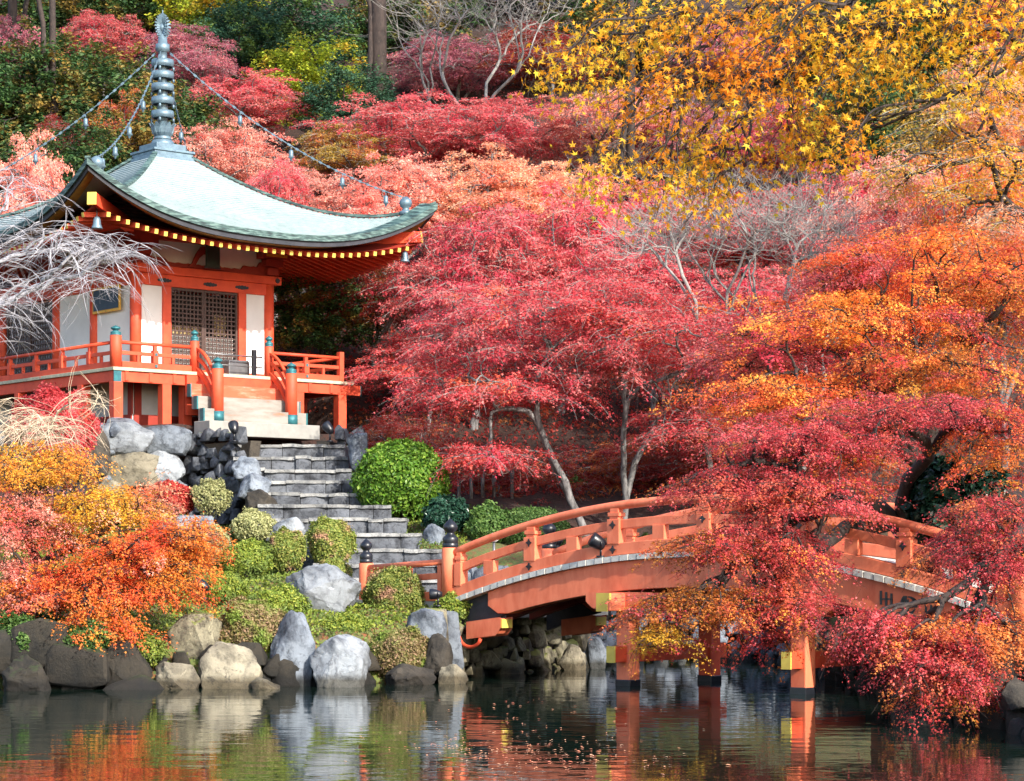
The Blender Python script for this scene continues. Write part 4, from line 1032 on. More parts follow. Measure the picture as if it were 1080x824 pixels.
stair = thing('stone_stairs', at(330, 620, 50), 'long flight of rough grey stone steps climbing from the bridge to the hall', 'stairs'); so_ = Vector(stair.location)
rng = random.Random(8); a12 = R_(10)
for i, (y, D, pl_, pr_) in enumerate(st):
    a = at(pl_, y, D - .35); b = at(pr_, y, D + .15); zn = at(300, st[i + 1][0], st[i + 1][1]).z if i + 1 < len(st) else 1.4
    ztop = at((pl_ + pr_) / 2, y, D).z; h = ztop - zn + .12; L = b.x - a.x; s = 0; mb = MB(); tilt = (b.y - a.y) / L
    while s < L:
        w_ = min(rng.uniform(.3, 1.0), L - s + .02); x0 = a.x + s + .007; x1 = a.x + s + w_ - .007; fy = rng.uniform(-.07, .05); tz = rng.uniform(-.022, .018)
        vs = []
        nx = 4; nz = 4; ny = 2
        bm = bmesh.new(); bmesh.ops.create_cube(bm, size=1); bmesh.ops.subdivide_edges(bm, edges=bm.edges[:], cuts=4, use_grid_fill=True)
        dp = 1.35
        for v in bm.verts:
            p = v.co; q = Vector(((x0 + x1) / 2 + p.x * (x1 - x0), 0, 0)); yy = a.y + tilt * (q.x - a.x) + fy + (p.y + .5) * dp
            zz = ztop - .5 * h + p.z * h + tz
            nn = mnoise.noise(Vector((q.x, yy, zz)) * 3.1) * .05 + mnoise.noise(Vector((q.x, yy, zz)) * 9) * .018
            if p.y < -.45: yy += nn - (.0 if p.z < .45 else -.02) + (.03 if abs(p.x) > .45 else 0)
            if p.z > .45: zz += nn * .3 - (.015 if abs(p.x) > .45 else 0)
            v.co = (q.x - so_.x, yy - so_.y, zz - so_.z)
        bm_append(mb, bm)
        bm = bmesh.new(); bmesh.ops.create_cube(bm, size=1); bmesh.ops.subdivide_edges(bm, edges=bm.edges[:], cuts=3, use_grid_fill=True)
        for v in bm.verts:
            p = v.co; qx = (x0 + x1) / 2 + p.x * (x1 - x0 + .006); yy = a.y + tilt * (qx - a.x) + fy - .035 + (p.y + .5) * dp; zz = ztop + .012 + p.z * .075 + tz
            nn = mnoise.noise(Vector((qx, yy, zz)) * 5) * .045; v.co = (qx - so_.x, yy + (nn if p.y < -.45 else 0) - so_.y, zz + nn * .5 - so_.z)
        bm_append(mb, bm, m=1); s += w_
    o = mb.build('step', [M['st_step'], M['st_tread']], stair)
    for p_ in o.data.polygons:
        p_.use_smooth = False
# dark rubble cheek left of the stairs
c1 = at(190, 500, 57.2); c2 = at(246, 500, 55.3); c3 = at(262, 520, 53.5)
rubble_wall([(c1.x, c1.y), (c2.x, c2.y)], 3.3, 5.5, .42, M['st_step'], 'dark rubble wall with small stones left of the stairs under the floodlight', 6)
# shore walls
rubble_wall([(-1.25, 41.7), (-.55, 43.6), (.6, 46), (1.6, 48.6)], -.3, 1.25, .5, M['st_moss'], 'shaded brown stone abutment under the left end of the bridge', 11)
rubble_wall([(1.6, 48.6), (2.6, 50.7), (5.4, 51.3), (6.1, 48)], -.3, 1.5, .42, M['st_blue'], 'bluish pale stone bank seen beneath the bridge between the columns', 12)
rubble_wall([(6.1, 48), (6.05, 42), (6.15, 36), (6.25, 31), (6.35, 26)], -.3, .8, .55, M['st_dark'], 'dark stone bank along the right side of the pond under the maples', 13)
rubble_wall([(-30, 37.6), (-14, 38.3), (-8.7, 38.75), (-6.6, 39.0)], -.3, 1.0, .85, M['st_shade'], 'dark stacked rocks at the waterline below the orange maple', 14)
q1, q2 = at(486, 600, 48.0), at(632, 600, 50.5)
rubble_wall([(q1.x, q1.y), (q2.x, q2.y)], 1.1, 2.0, .5, M['st_blue'], 'low bluish stone kerb behind the left railing of the bridge', 15)
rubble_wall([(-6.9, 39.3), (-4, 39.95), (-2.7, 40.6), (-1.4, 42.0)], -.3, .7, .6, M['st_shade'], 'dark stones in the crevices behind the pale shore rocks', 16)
# garden rocks (pixel boxes, depth)
RK = [(170, 234, 641, 702, 40.1, 'st_moss', 'mossy topped brown boulder overhanging the bank beside the orange maple', dict(flat=.2)),
 (158, 212, 698, 730, 39.0, 'st_warm', 'warm tan rock at the waterline under the mossy boulder', dict()),
 (208, 276, 676, 731, 39.2, 'st_warm', 'wide tan rock at the waterline below the left azalea', dict()),
 (264, 298, 714, 730, 39.0, 'st_warm', 'small flat pale rock touching the water', dict()),
 (283, 338, 644, 729, 40.0, 'st_blue', 'tall pointed blue grey rock at the shore', dict(point=.10, facets=26)),
 (323, 394, 669, 730, 39.6, 'st_white', 'rounded white boulder at the water between two azaleas', dict(facets=30)),
 (291, 381, 593, 652, 43.0, 'st_white', 'large pale blue white boulder lying on the moss', dict(facets=26)),
 (425, 471, 643, 690, 41.3, 'st_blue', 'dark blue rounded rock right of the brown azalea', dict()),
 (457, 493, 645, 706, 41.9, 'st_blue', 'upright blue rock at the foot of the bridge end', dict()),
 (446, 480, 668, 708, 41.0, 'st_dark', 'dark rock tucked between the two blue rocks', dict()),
 (459, 494, 701, 724, 40.7, 'st_warm', 'small round pale rock at the water below the bridge end', dict()),
 (404, 462, 700, 726, 40.4, 'st_dark', 'dark low rock under the brown azalea', dict()),
 (157, 229, 538, 572, 47.5, 'st_blue', 'flat topped grey rock showing above the orange maple leaves', dict(flat=.3)),
 (366, 390, 456, 494, 55.0, 'st_blue', 'blue grey rock standing right of the top stone steps', dict()),
 (243, 276, 480, 502, 54.0, 'st_blue', 'blue boulder beside the upper stone steps', dict()),
 (246, 286, 498, 522, 53.0, 'st_blue', 'angular blue boulder left of the middle steps', dict()),
 (256, 292, 516, 545, 52.0, 'st_dark', 'dark boulder edging the middle steps', dict()),
 (286, 322, 545, 566, 49.0, 'st_white', 'small white rock between the green shrubs', dict()),
 (444, 472, 552, 580, 50.6, 'st_blue', 'blue grey rock at the right end of the lower steps', dict()),
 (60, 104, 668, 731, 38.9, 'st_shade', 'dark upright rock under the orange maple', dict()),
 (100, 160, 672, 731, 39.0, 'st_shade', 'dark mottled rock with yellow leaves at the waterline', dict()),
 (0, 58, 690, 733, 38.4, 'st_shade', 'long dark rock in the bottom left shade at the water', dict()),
 (618, 642, 672, 704, 46.6, 'st_blue', 'blue grey rock beside the near bridge column', dict()),
 (590, 622, 680, 706, 46.2, 'st_warm', 'pale round stone at the water under the bridge', dict()),
 (498, 540, 596, 628, 46.5, 'st_blue', 'blue grey stone behind the left bridge railing', dict()),
 (560, 600, 604, 632, 49.0, 'st_blue', 'bluish stone half hidden behind the bridge railing', dict()),
 (1000, 1080, 690, 770, 29.9, 'st_dark', 'dark boulder under the drooping maroon maple on the right bank', dict())]
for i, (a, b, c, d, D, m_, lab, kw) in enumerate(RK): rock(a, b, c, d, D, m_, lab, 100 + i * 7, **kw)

# ---------------------------------------------------------------- leaf colours
LM = {}
def pal(n, a, b, c, patch=None, **k): LM[n] = leafmat(n + ' leaves', [a, b, c], patch, **k)
pal('crimson', (.48, .028, .04), (.66, .08, .09), (.78, .20, .19), ((.72, .17, .07), .2))
pal('pink', (.58, .07, .085), (.73, .15, .15), (.82, .30, .26), ((.55, .05, .08), .4))
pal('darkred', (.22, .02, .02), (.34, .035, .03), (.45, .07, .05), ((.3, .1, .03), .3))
pal('coral', (.80, .22, .16), (.85, .36, .26), (.90, .50, .40), ((.78, .15, .12), .3))
pal('peach', (.84, .33, .16), (.86, .42, .24), (.88, .55, .36), ((.8, .2, .13), .35))
pal('orange', (.78, .17, .03), (.82, .28, .04), (.86, .40, .08), ((.75, .10, .04), .4))
pal('redorange', (.66, .07, .03), (.74, .13, .04), (.80, .22, .06), ((.80, .30, .05), .4))
pal('gold', (.80, .36, .03), (.82, .46, .04), (.84, .56, .08), ((.78, .26, .04), .4))
pal('yellow', (.84, .34, .02), (.86, .50, .03), (.84, .62, .06), ((.78, .25, .02), .35), nscale=1.6, transl=.55)
pal('olive', (.30, .22, .04), (.45, .30, .05), (.60, .38, .08), ((.5, .16, .05), .4))
pal('rust', (.50, .12, .03), (.62, .20, .04), (.70, .34, .06), ((.5, .05, .05), .4))
pal('maroon', (.28, .02, .03), (.42, .04, .05), (.55, .09, .08), ((.62, .20, .05), .4), nscale=1.1)
pal('mauve', (.34, .07, .12), (.46, .12, .17), (.55, .22, .24), ((.6, .2, .2), .3))
pal('green', (.02, .05, .018), (.035, .09, .025), (.09, .15, .04), ((.22, .14, .03), .35), transl=.3)
pal('teal', (.015, .05, .025), (.03, .09, .05), (.08, .16, .09), ((.10, .16, .03), .3), transl=.3)
pal('lime', (.20, .28, .02), (.34, .42, .03), (.50, .52, .04), ((.5, .3, .03), .3))
pal('bright', (.055, .14, .015), (.11, .235, .022), (.22, .33, .045), transl=.25, rough=.4)
pal('azalea', (.10, .16, .03), (.20, .24, .05), (.34, .33, .08), ((.34, .19, .12), .25), nscale=2.5, transl=.25)
pal('azalea_brown', (.14, .14, .04), (.26, .20, .08), (.42, .26, .17), ((.16, .22, .04), .4), nscale=2.0, transl=.25)
pal('moss', (.09, .15, .02), (.19, .25, .035), (.33, .34, .055), ((.09, .13, .03), .4), nscale=1.6, transl=.2)
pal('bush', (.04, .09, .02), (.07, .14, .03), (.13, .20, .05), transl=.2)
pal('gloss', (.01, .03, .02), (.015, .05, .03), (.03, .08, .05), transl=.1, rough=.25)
pal('redshrub', (.28, .02, .02), (.40, .04, .03), (.5, .07, .05), transl=.25)
pal('palegreen', (.22, .24, .10), (.34, .34, .15), (.46, .44, .22), transl=.25)

# ---------------------------------------------------------------- shrubs
shrub(367, 477, 459, 548, 52.5, LM['bright'], 'big rounded bright green clipped bush right of the stone stairs', 1, 30000, .085, .12, zb=0)
shrub(523, 604, 532, 580, 50.5, LM['bush'], 'low dark green clipped bush behind the bridge railing', 2, 16000, .045, .10)
shrub(222, 308, 624, 700, 40.3, LM['azalea_brown'], 'mounded azalea with brownish lower leaves left of the pointed blue rock', 3, 24000, .045)
shrub(377, 455, 591, 664, 43.3, LM['azalea'], 'green azalea mound in front of the short salmon railing', 4, 22000, .045)
shrub(384, 458, 655, 720, 40.9, LM['azalea_brown'], 'brown tinged azalea between the white boulder and the blue rocks', 5, 22000, .045)
shrub(318, 378, 541, 598, 48.0, LM['azalea'], 'olive azalea mound at the left edge of the lower steps', 6, 16000, .045)
shrub(276, 326, 553, 604, 47.5, LM['azalea'], 'bushy green azalea above the large pale boulder', 7, 14000, .045)
shrub(262, 332, 615, 660, 42.6, LM['moss'], 'low bright green azalea below the large pale boulder', 8, 14000, .045)
shrub(226, 290, 566, 612, 46.5, LM['moss'], 'yellow green shrub left of the bushy green azalea', 9, 12000, .045)
shrub(186, 248, 548, 600, 47.2, LM['palegreen'], 'pale sparse shrub behind the orange maple tips', 10, 9000, .045, .25)
shrub(205, 262, 600, 640, 43.5, LM['moss'], 'flat mossy green shrub right of the orange maple', 11, 10000, .045)
shrub(330, 396, 645, 682, 41.4, LM['moss'], 'yellow green low shrub behind the white boulder', 12, 10000, .045)
shrub(150, 207, 504, 545, 52.5, LM['redshrub'], 'small dark red rounded shrub in front of the stone wall', 13, 11000, .05, .2)
shrub(196, 246, 500, 545, 52.3, LM['palegreen'], 'small pale olive shrub with thin stems at the foot of the dark rubble wall', 14, 5000, .05, .35)
shrub(238, 292, 532, 572, 50.0, LM['palegreen'], 'pale green shrub below the dark boulders by the steps', 15, 8000, .045, .3)
shrub(330, 372, 585, 618, 45.8, LM['azalea'], 'small azalea behind the top of the large pale boulder', 16, 7000, .045)
shrub(0, 70, 590, 690, 41.8, LM['bush'], 'dark green shrub behind the lower left maple branches', 17, 14000, .06, .3)
shrub(60, 160, 575, 650, 43.5, LM['moss'], 'green shrub glimpsed through the orange maple leaves', 18, 14000, .055, .3)
shrub(448, 480, 560, 584, 51.2, LM['bright'], 'little leafy green plant at the base of the clipped bush', 19, 1200, .09, .35)
shrub(662, 720, 560, 600, 50.0, LM['bush'], 'dark leafy shrub behind the bridge near the crimson maple trunk', 20, 5000, .08, .3)
shrub(452, 505, 620, 660, 42.6, LM['moss'], 'grassy green tuft below the end of the bridge deck', 21, 5000, .05, .3)
shrub(955, 1085, 470, 600, 36.0, LM['gloss'], 'dark glossy evergreen shrub between the maple branches on the right', 22, 9000, .17, .35)
shrub(0, 104, 398, 505, 51.5, LM['crimson'], 'bright red bushy maple at the left edge below the veranda', 23, 26000, .065, .3, name='red_bush', templ='clump')

shrub(-14, 48, 640, 712, 38.7, LM['bush'], 'dark green plant hanging over the rocks in the bottom left corner', 24, 7000, .06, .4)
shrub(50, 125, 650, 698, 38.8, LM['bush'], 'dark green plant between the bank rocks and the orange leaves', 25, 5000, .05, .4)
shrub(128, 176, 665, 705, 39.2, LM['moss'], 'yellow green plant in the bank beside the mossy brown boulder', 26, 3500, .05, .4)
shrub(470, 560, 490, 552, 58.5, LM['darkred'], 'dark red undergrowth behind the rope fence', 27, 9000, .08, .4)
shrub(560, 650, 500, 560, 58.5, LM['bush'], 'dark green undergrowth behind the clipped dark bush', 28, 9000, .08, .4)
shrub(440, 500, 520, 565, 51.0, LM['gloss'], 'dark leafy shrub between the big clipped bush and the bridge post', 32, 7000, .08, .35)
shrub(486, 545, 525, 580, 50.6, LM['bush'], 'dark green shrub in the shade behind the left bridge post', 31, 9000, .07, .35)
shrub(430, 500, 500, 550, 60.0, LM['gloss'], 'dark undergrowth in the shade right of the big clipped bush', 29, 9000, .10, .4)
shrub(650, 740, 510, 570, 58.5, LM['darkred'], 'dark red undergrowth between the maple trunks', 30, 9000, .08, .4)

# ---------------------------------------------------------------- ground stuff
def scatter(name, x0, x1, y0, y1, n, size, m, seed, templ='dart', test=None, up=1.0, dz=.03):
    rng = np.random.default_rng(seed); X = rng.uniform(x0, x1, n); Y = rng.uniform(y0, y1, n); k = pond_sd(X, Y) > .25
    if test is not None: k &= test(X, Y)
    X, Y = X[k], Y[k]; Z = H(X, Y) + 0.05 * fn(X, Y, 0.9) + dz + rng.uniform(0, .06, len(X)) * up
    V, F = leaves(np.stack([X, Y, Z], -1), np.stack([rng.normal(size=len(X)), rng.normal(size=len(X)), rng.uniform(.2, 1.2, len(X))], -1), size * rng.uniform(.6, 1.4, len(X)), rng, templ)
    return tag(mesh_np(name, V, F, m), kind='stuff')
lxy = lambda X, Y: ((X - HC[0]) * UX + (Y - HC[1]) * UY, -(X - HC[0]) * UY + (Y - HC[1]) * UX)
def offterr(X, Y): a, b = lxy(X, Y); return ~((a > -4.6) & (a < 4.8) & (b > -4.8) & (b < 9))
scatter('moss_ground_cover', -14, -1.0, 39.2, 55.5, 90000, .07, LM['moss'], 1, test=offterr)
scatter('fallen_leaves', -16, 22, 57, 84, 70000, .12, LM['darkred'], 2, 'clump', test=offterr)
rng = np.random.default_rng(5); n = 320
px = rng.normal(0, 1, n) * 75 + 560; y = np.where(rng.random(n) < .6, rng.normal(795, 9, n) - (px - 560) * -.02, rng.uniform(735, 822, n)); D = EYE * FPX / (y - HOR)
C = np.stack([(px - 540) / FPX * D, D, np.full(n, .012)], -1)
V, F = leaves(C, np.array([[0, 0, 1.]]) + rng.normal(size=(n, 3)) * .12, .055 * rng.uniform(.6, 1.2, n), rng, 'clump'); V[:, 2] = np.maximum(V[:, 2], .004)
tag(mesh_np('floating_leaves', V, F, LM['peach']), kind='stuff')

# ---------------------------------------------------------------- small garden objects
def floodlight(px, y, D, label, aim=(-.5, .4, .75), h=.32, s=1.0, z=None):
    p = at(px, y, D); t = thing('floodlight', p, label, 'floodlight', 'floodlights lighting the hall and bridge'); a = Vector(aim).normalized()
    mb = MB(); mb.lathe([(.08 * s, 0), (.08 * s, .03)], (0, 0, 0), 12); mb.tube([(0, 0, .02), (0, 0, h)], .025 * s, 8); mb.build('stand', M['black'], t)
    c = Vector((0, 0, h + .05)); q = c - a * .10 * s; pts = [q, q + a * .06 * s, q + a * .14 * s, q + a * .26 * s, q + a * .30 * s]
    mb = MB(); mb.tube(pts, [.05 * s, .09 * s, .115 * s, .13 * s, .12 * s], 14); mb.build('head', M['black'], t)
    mb = MB(); mb.tube([c + Vector((0, 0, -.09 * s)), c + Vector((0, -.12 * s, -.02)), c + Vector((0, -.13 * s, .05))], .012 * s, 6); mb.build('yoke', M['black'], t)
floodlight(247, 466, 55.3, 'black floodlight on the stone ledge left of the top step', (-.2, .5, .8), .24)
floodlight(348, 466, 55.8, 'black floodlight on the ledge right of the top step', (-.6, .3, .7), .24)
floodlight(634, 588, 40.25, 'black floodlight clamped to the edge of the bridge deck, aimed up left', (-.85, -.1, .5), .18, 1.05)
floodlight(462, 640, 42.2, 'black floodlight lying level in the grass below the bridge post', (-1, 0, .02), .18, .8)
floodlight(215, 632, 42.5, 'black floodlight in the moss beside the orange maple', (-.9, .1, .4), .18, 1.0)
p = at(521, 584, 47.5); t = thing('garden_lamp', p, 'small white topped garden lamp behind the left bridge railing', 'lamp')
mb = MB(); mb.tube([(0, 0, -.5), (0, 0, .26)], .03, 8); mb.build('post', M['steel'], t); mb = MB(); mb.lathe([(.05, .24), (.09, .28), (.08, .40), (.04, .43)], (0, 0, 0), 12); mb.build('lamp_head', M['light_grey'], t)
fence = thing('rope_fence', at(505, 600, 56), 'row of thin dark posts strung with rope in the shade behind the bridge', 'fence'); fo = Vector(fence.location)
fp = []
for px_ in (484, 497, 509, 521, 540):
    p = at(px_, 600, 56 + (px_ - 478) * .01); z = Hs(p.x, p.y); mb = MB(); mb.tube([Vector((p.x, p.y, z - .1)) - fo, Vector((p.x, p.y, z + .9)) - fo], .045, 8); mb.build('post', M['bark_grey'], fence); fp.append(Vector((p.x, p.y, z + .75)) - fo)
for a, b in zip(fp[:-1], fp[1:]): mb = MB(); mb.tube([a.lerp(b, q) - Vector((0, 0, .12 * 4 * q * (1 - q))) for q in np.linspace(0, 1, 7)], .012, 5); mb.build('rope', M['bark_tan'], fence)

# ---------------------------------------------------------------- trees placed one by one
def G(px, y, D, rx, ry, dm, n, m=None):
    c = at(px, y, D); s = D / FPX; r = ((c.x, c.y, c.z), (rx * s, dm, ry * s), n); return r + (LM[m],) if m else r
MG = 'maples round the pond'
def gnd(px, D): x = (px - 540) / FPX * D; return (x, D, Hs(x, D) - .15)
# crimson maples with grey forked trunks behind the bridge
CM = dict(per=125, size=.085, rad=.47, trunk_h=.6, r_tip=.0078, twigs=6, twig_r=.005, kmax=2, dens=1.6, thick=.15, fork=(.5, .7), twig_m=M['bark_thin'])
tree('maple_tree', gnd(618, 53.5), [G(600, 335, 53.5, 100, 40, 2.6, 70), G(510, 375, 54, 90, 42, 2.4, 60, 'pink'), G(545, 420, 53, 85, 24, 2.0, 44), G(468, 420, 54.5, 56, 32, 2.0, 36), G(512, 488, 53, 62, 18, 1.6, 26), G(485, 330, 55, 48, 28, 2, 26, 'pink')],
     LM['crimson'], M['bark_grey'], 'left of two crimson maples with forked grey trunks behind the bridge', 'maple', MG, 11, start_dir=(-.25, 0, 1), **CM)
tree('maple_tree', gnd(655, 54), [G(700, 365, 53, 95, 48, 2.6, 76), G(640, 390, 53, 60, 34, 2, 30, 'pink'), G(720, 455, 54, 70, 26, 1.8, 34), G(780, 400, 54, 70, 40, 2.2, 36, 'redorange'), G(650, 320, 54, 60, 30, 2, 30)],
     LM['crimson'], M['bark_grey'], 'right of two crimson maples, its trunk forking just above the bridge railing', 'maple', MG, 17, start_dir=(.15, 0, 1), **CM)
# orange and red maple on the right, above the bridge
tree('maple_tree', gnd(985, 45), [G(905, 300, 44, 60, 36, 2, 38, 'pink'), G(960, 290, 44, 110, 45, 2.4, 60, 'redorange'), G(1060, 330, 44, 80, 60, 2.4, 45, 'rust'), G(900, 350, 43, 130, 36, 2.4, 65, 'redorange'), G(810, 380, 43.5, 80, 30, 2, 34, 'pink'), G(820, 425, 42, 90, 28, 2, 34, 'redorange'), G(980, 400, 42, 110, 36, 2.2, 50, 'rust')],
     LM['orange'], M['bark_dark'], 'broad orange and red maple filling the right edge above the bridge', 'maple', MG, 12, per=190, size=.062, rad=.44, dens=1.8, thick=.12, tilt=1.8, asp=1.7, twig_r=.004, trunk_h=1.5, r_tip=.012, twigs=6, kmax=3)
# crimson branches sweeping over the bridge
tree('maple_tree', gnd(1012, 37.5), [G(960, 440, 35, 120, 24, 1.4, 50, 'crimson'), G(850, 470, 34.5, 110, 30, 1.5, 60, 'crimson'), G(780, 520, 34.2, 75, 30, 1.2, 36, 'crimson'), G(850, 530, 34, 72, 34, 1.2, 46, 'crimson'), G(835, 598, 34, 48, 20, .9, 16, 'crimson'), G(800, 580, 33.8, 75, 30, 1.1, 36, 'crimson'), G(745, 580, 33.5, 55, 20, .8, 18, 'rust'), G(750, 645, 33.4, 85, 28, .8, 44, 'rust'), G(700, 676, 33.4, 40, 14, .6, 10, 'gold'), G(830, 640, 33.4, 50, 26, .8, 22, 'crimson'), G(890, 490, 35, 50, 22, 1, 14, 'crimson'), G(820, 668, 33.2, 40, 26, .6, 12, 'rust'), G(1050, 470, 35, 50, 50, 1, 22, 'redorange')],
     LM['crimson'], M['bark_dark'], 'spreading crimson and gold maple leaning out over the bridge from the right bank', 'maple', MG, 13, per=200, size=.047, rad=.34, dens=1.6, thick=.10, tilt=2.4, asp=1.9, trunk_h=1.6, r_tip=.012, twigs=6, twig_r=.004, kmax=3, droop=.35, start_dir=(-.5, -.1, 1))
# maroon maple drooping to the water at lower right
tree('maple_tree', (8.9, 31.5, Hs(8.9, 31.5) - .1), [G(1040, 600, 30.5, 70, 40, 1.2, 44, 'maroon'), G(985, 672, 30, 60, 24, 1, 40, 'maroon'), G(922, 672, 29.8, 36, 13, .6, 12, 'maroon'), G(1040, 680, 30, 60, 50, 1, 40, 'maroon'), G(1050, 560, 31, 60, 40, 1.2, 30, 'maroon'), G(985, 700, 29.6, 60, 36, .8, 34, 'crimson'), G(925, 665, 29.6, 36, 18, .5, 12, 'crimson'), G(1000, 735, 29.4, 46, 20, .6, 14, 'rust')],
     LM['maroon'], M['bark_dark'], 'maroon and rust maple drooping to the water in the lower right corner', 'maple', MG, 14, per=200, size=.045, rad=.33, dens=1.6, thick=.12, tilt=1.8, asp=1.9, trunk_h=1.4, r_tip=.009, twigs=6, twig_r=.004, kmax=3, droop=.5, start_dir=(-.5, -.1, 1))
# gold tree top right
tree('maple_tree', gnd(1150, 50), [G(1010, 130, 49, 80, 40, 2.2, 50, 'olive'), G(1060, 190, 48, 70, 40, 2.2, 40, 'gold'), G(960, 190, 48.5, 50, 36, 1.8, 24, 'olive'), G(1070, 90, 50, 60, 40, 2, 26, 'gold'), G(1040, 245, 48, 60, 24, 2, 26, 'peach')],
     LM['gold'], M['bark_dark'], 'thin gold and olive maple high at the right edge behind the yellow branch', 'maple', MG, 15, per=90, size=.075, rad=.45, dens=1.15, thick=.2, twig_r=.004, trunk_h=5, r_tip=.013, twigs=7, twig_m=M['bark_pale'])
# orange maple at lower left
tree('maple_tree', gnd(30, 41.5), [G(45, 500, 41, 60, 30, 1.4, 34, 'gold'), G(30, 560, 40.5, 60, 40, 1.3, 40, 'coral'), G(110, 545, 41, 60, 30, 1.3, 34, 'gold'), G(155, 590, 40.3, 72, 34, 1.3, 50, 'orange'), G(85, 625, 39.9, 80, 30, 1.1, 44, 'orange'), G(110, 662, 39.5, 50, 24, .7, 20, 'redorange'), G(20, 620, 40, 40, 40, 1, 26, 'coral'), G(205, 575, 40.6, 30, 24, .7, 12, 'orange'), G(165, 535, 41.5, 30, 22, .8, 10, 'peach'), G(165, 625, 40, 50, 24, .7, 20, 'orange')],
     LM['orange'], M['bark_dark'], 'orange and gold maple leaning over the water at the lower left', 'maple', MG, 16, per=180, size=.056, rad=.36, dens=1.9, thick=.13, tilt=2.0, asp=1.8, trunk_h=1.0, r_tip=.010, twigs=6, twig_r=.005, kmax=3, droop=.3, start_dir=(.2, -.2, 1))
# weeping cherry, bare and whitish
def bare(name, root, groups, label, cat, seed, bark, rad, twigs, droop, r_tip=.014, tr=.009, trunk_h=None, sd=(0, 0, 1), expo=.42, lift=.25, tilt=1.2):
    return tree(name, root, groups, None and 0 or LM['olive'], bark, label, cat, None, seed, per=0, rad=rad, twigs=twigs, twig_r=tr, droop=droop, r_tip=r_tip, trunk_h=trunk_h, start_dir=sd, expo=expo, lift=lift, tilt=tilt)
bare('weeping_cherry', gnd(-110, 50), [G(50, 262, 49, 85, 36, 1.8, 56), G(125, 272, 48.5, 45, 22, 1, 22), G(5, 330, 48.5, 45, 50, 1.6, 34), G(20, 205, 50, 50, 25, 1.4, 12), G(85, 300, 48.5, 60, 18, 1.2, 18)], 'bare whitish weeping cherry hanging in front of the left wall of the hall', 'cherry tree', 21, M['bark_cherry'], .60, 9, .42, r_tip=.011, tr=.0052, trunk_h=4.5, sd=(.35, -.1, 1))
bare('bare_shrub', gnd(-60, 47), [G(10, 450, 46, 60, 30, 1.2, 40), G(50, 460, 45.5, 45, 22, .8, 26), G(92, 424, 45.5, 22, 10, .5, 8)], 'bare tan twigs arching over the red bush at the left edge', 'shrub', 22, M['bark_tan'], .55, 7, .6, tr=.006, r_tip=.01, trunk_h=1.8, sd=(.3, 0, 1))
# pale bare tree in the middle right
bare('bare_tree', gnd(838, 54), [G(850, 250, 54, 60, 46, 1.8, 80), G(880, 300, 53, 40, 26, 1.4, 36)], 'second pale leafless tree, right of the larger one and half behind the orange maple', 'bare tree', 27, M['bark_thin'], .6, 8, -1.0, r_tip=.0075, tr=.0055, trunk_h=1.6, lift=.35, expo=.45, sd=(.1, 0, 1))
bare('bare_tree', gnd(752, 54.8), [G(760, 240, 54.5, 90, 52, 2, 120), G(690, 262, 54.5, 55, 42, 1.6, 50)], 'larger pale grey leafless tree fanning up above the crimson maple', 'bare tree', 23, M['bark_thin'], .6, 8, -1.0, r_tip=.0078, tr=.0055, trunk_h=1.6, lift=.35, expo=.45)
bare('bare_tree', gnd(735, 79), [G(700, 150, 79, 60, 50, 2, 30), G(650, 200, 78, 50, 40, 2, 20)], 'slender pale bare tree behind the yellow branch tips', 'bare tree', 24, M['bark_thin'], .9, 7, -.9, r_tip=.011, tr=.007, trunk_h=3)
bare('bare_tree', gnd(505, 84), [G(520, 20, 84, 90, 55, 2.4, 90)], 'leafless pale tree with many rising stems at the top centre', 'bare tree', 25, M['bark_thin'], .9, 6, -.9, r_tip=.013, tr=.008, trunk_h=.8)
bare('bare_tree', gnd(470, 86), [G(440, 20, 86, 50, 50, 2, 24)], 'thin leaning bare tree right of the dark conifer trunk', 'bare tree', 26, M['bark_thin'], .9, 6, -.9, r_tip=.015, tr=.008, trunk_h=1.5, sd=(-.4, 0, 1))

def cedar_trunk(px, D, wpx, label, seed, ytop=-120):
    c = at(px, ytop, D); g = gnd(px, D); r = wpx / 2 * D / FPX
    t = tree('cedar_tree', g, [((c.x, c.y, c.z), (2.2, 2.2, 2.6), 60), ((c.x, c.y, c.z + 3), (1.4, 1.4, 2.4), 40)], LM['green'], M['bark_dark'], label, 'cedar', None, seed, per=150, size=.16, templ='dart', rad=.5, trunk_h=(c.z - g[2]) * .7, r_tip=.014, twigs=0, thick=.4, droop=.5)
    mb = MB(); h = c.z - g[2]; mb.tube([(0, 0, -.5), (.05, 0, h * .5), (0, 0, h + 3)], [r * 1.15, r, r * .5], 14); mb.build('stem', M['bark_dark'], t)
cedar_trunk(398, 84.5, 17, 'tall conifer with a thick dark trunk at the top left of centre', 71)
cedar_trunk(54, 82, 7, 'tall conifer with a slender dark trunk in the upper left', 72)
cedar_trunk(12, 86, 10, 'tall conifer with a dark trunk in the upper left corner', 73)
cedar_trunk(664, 76, 9, 'grey trunked conifer behind the left part of the yellow branch', 74)
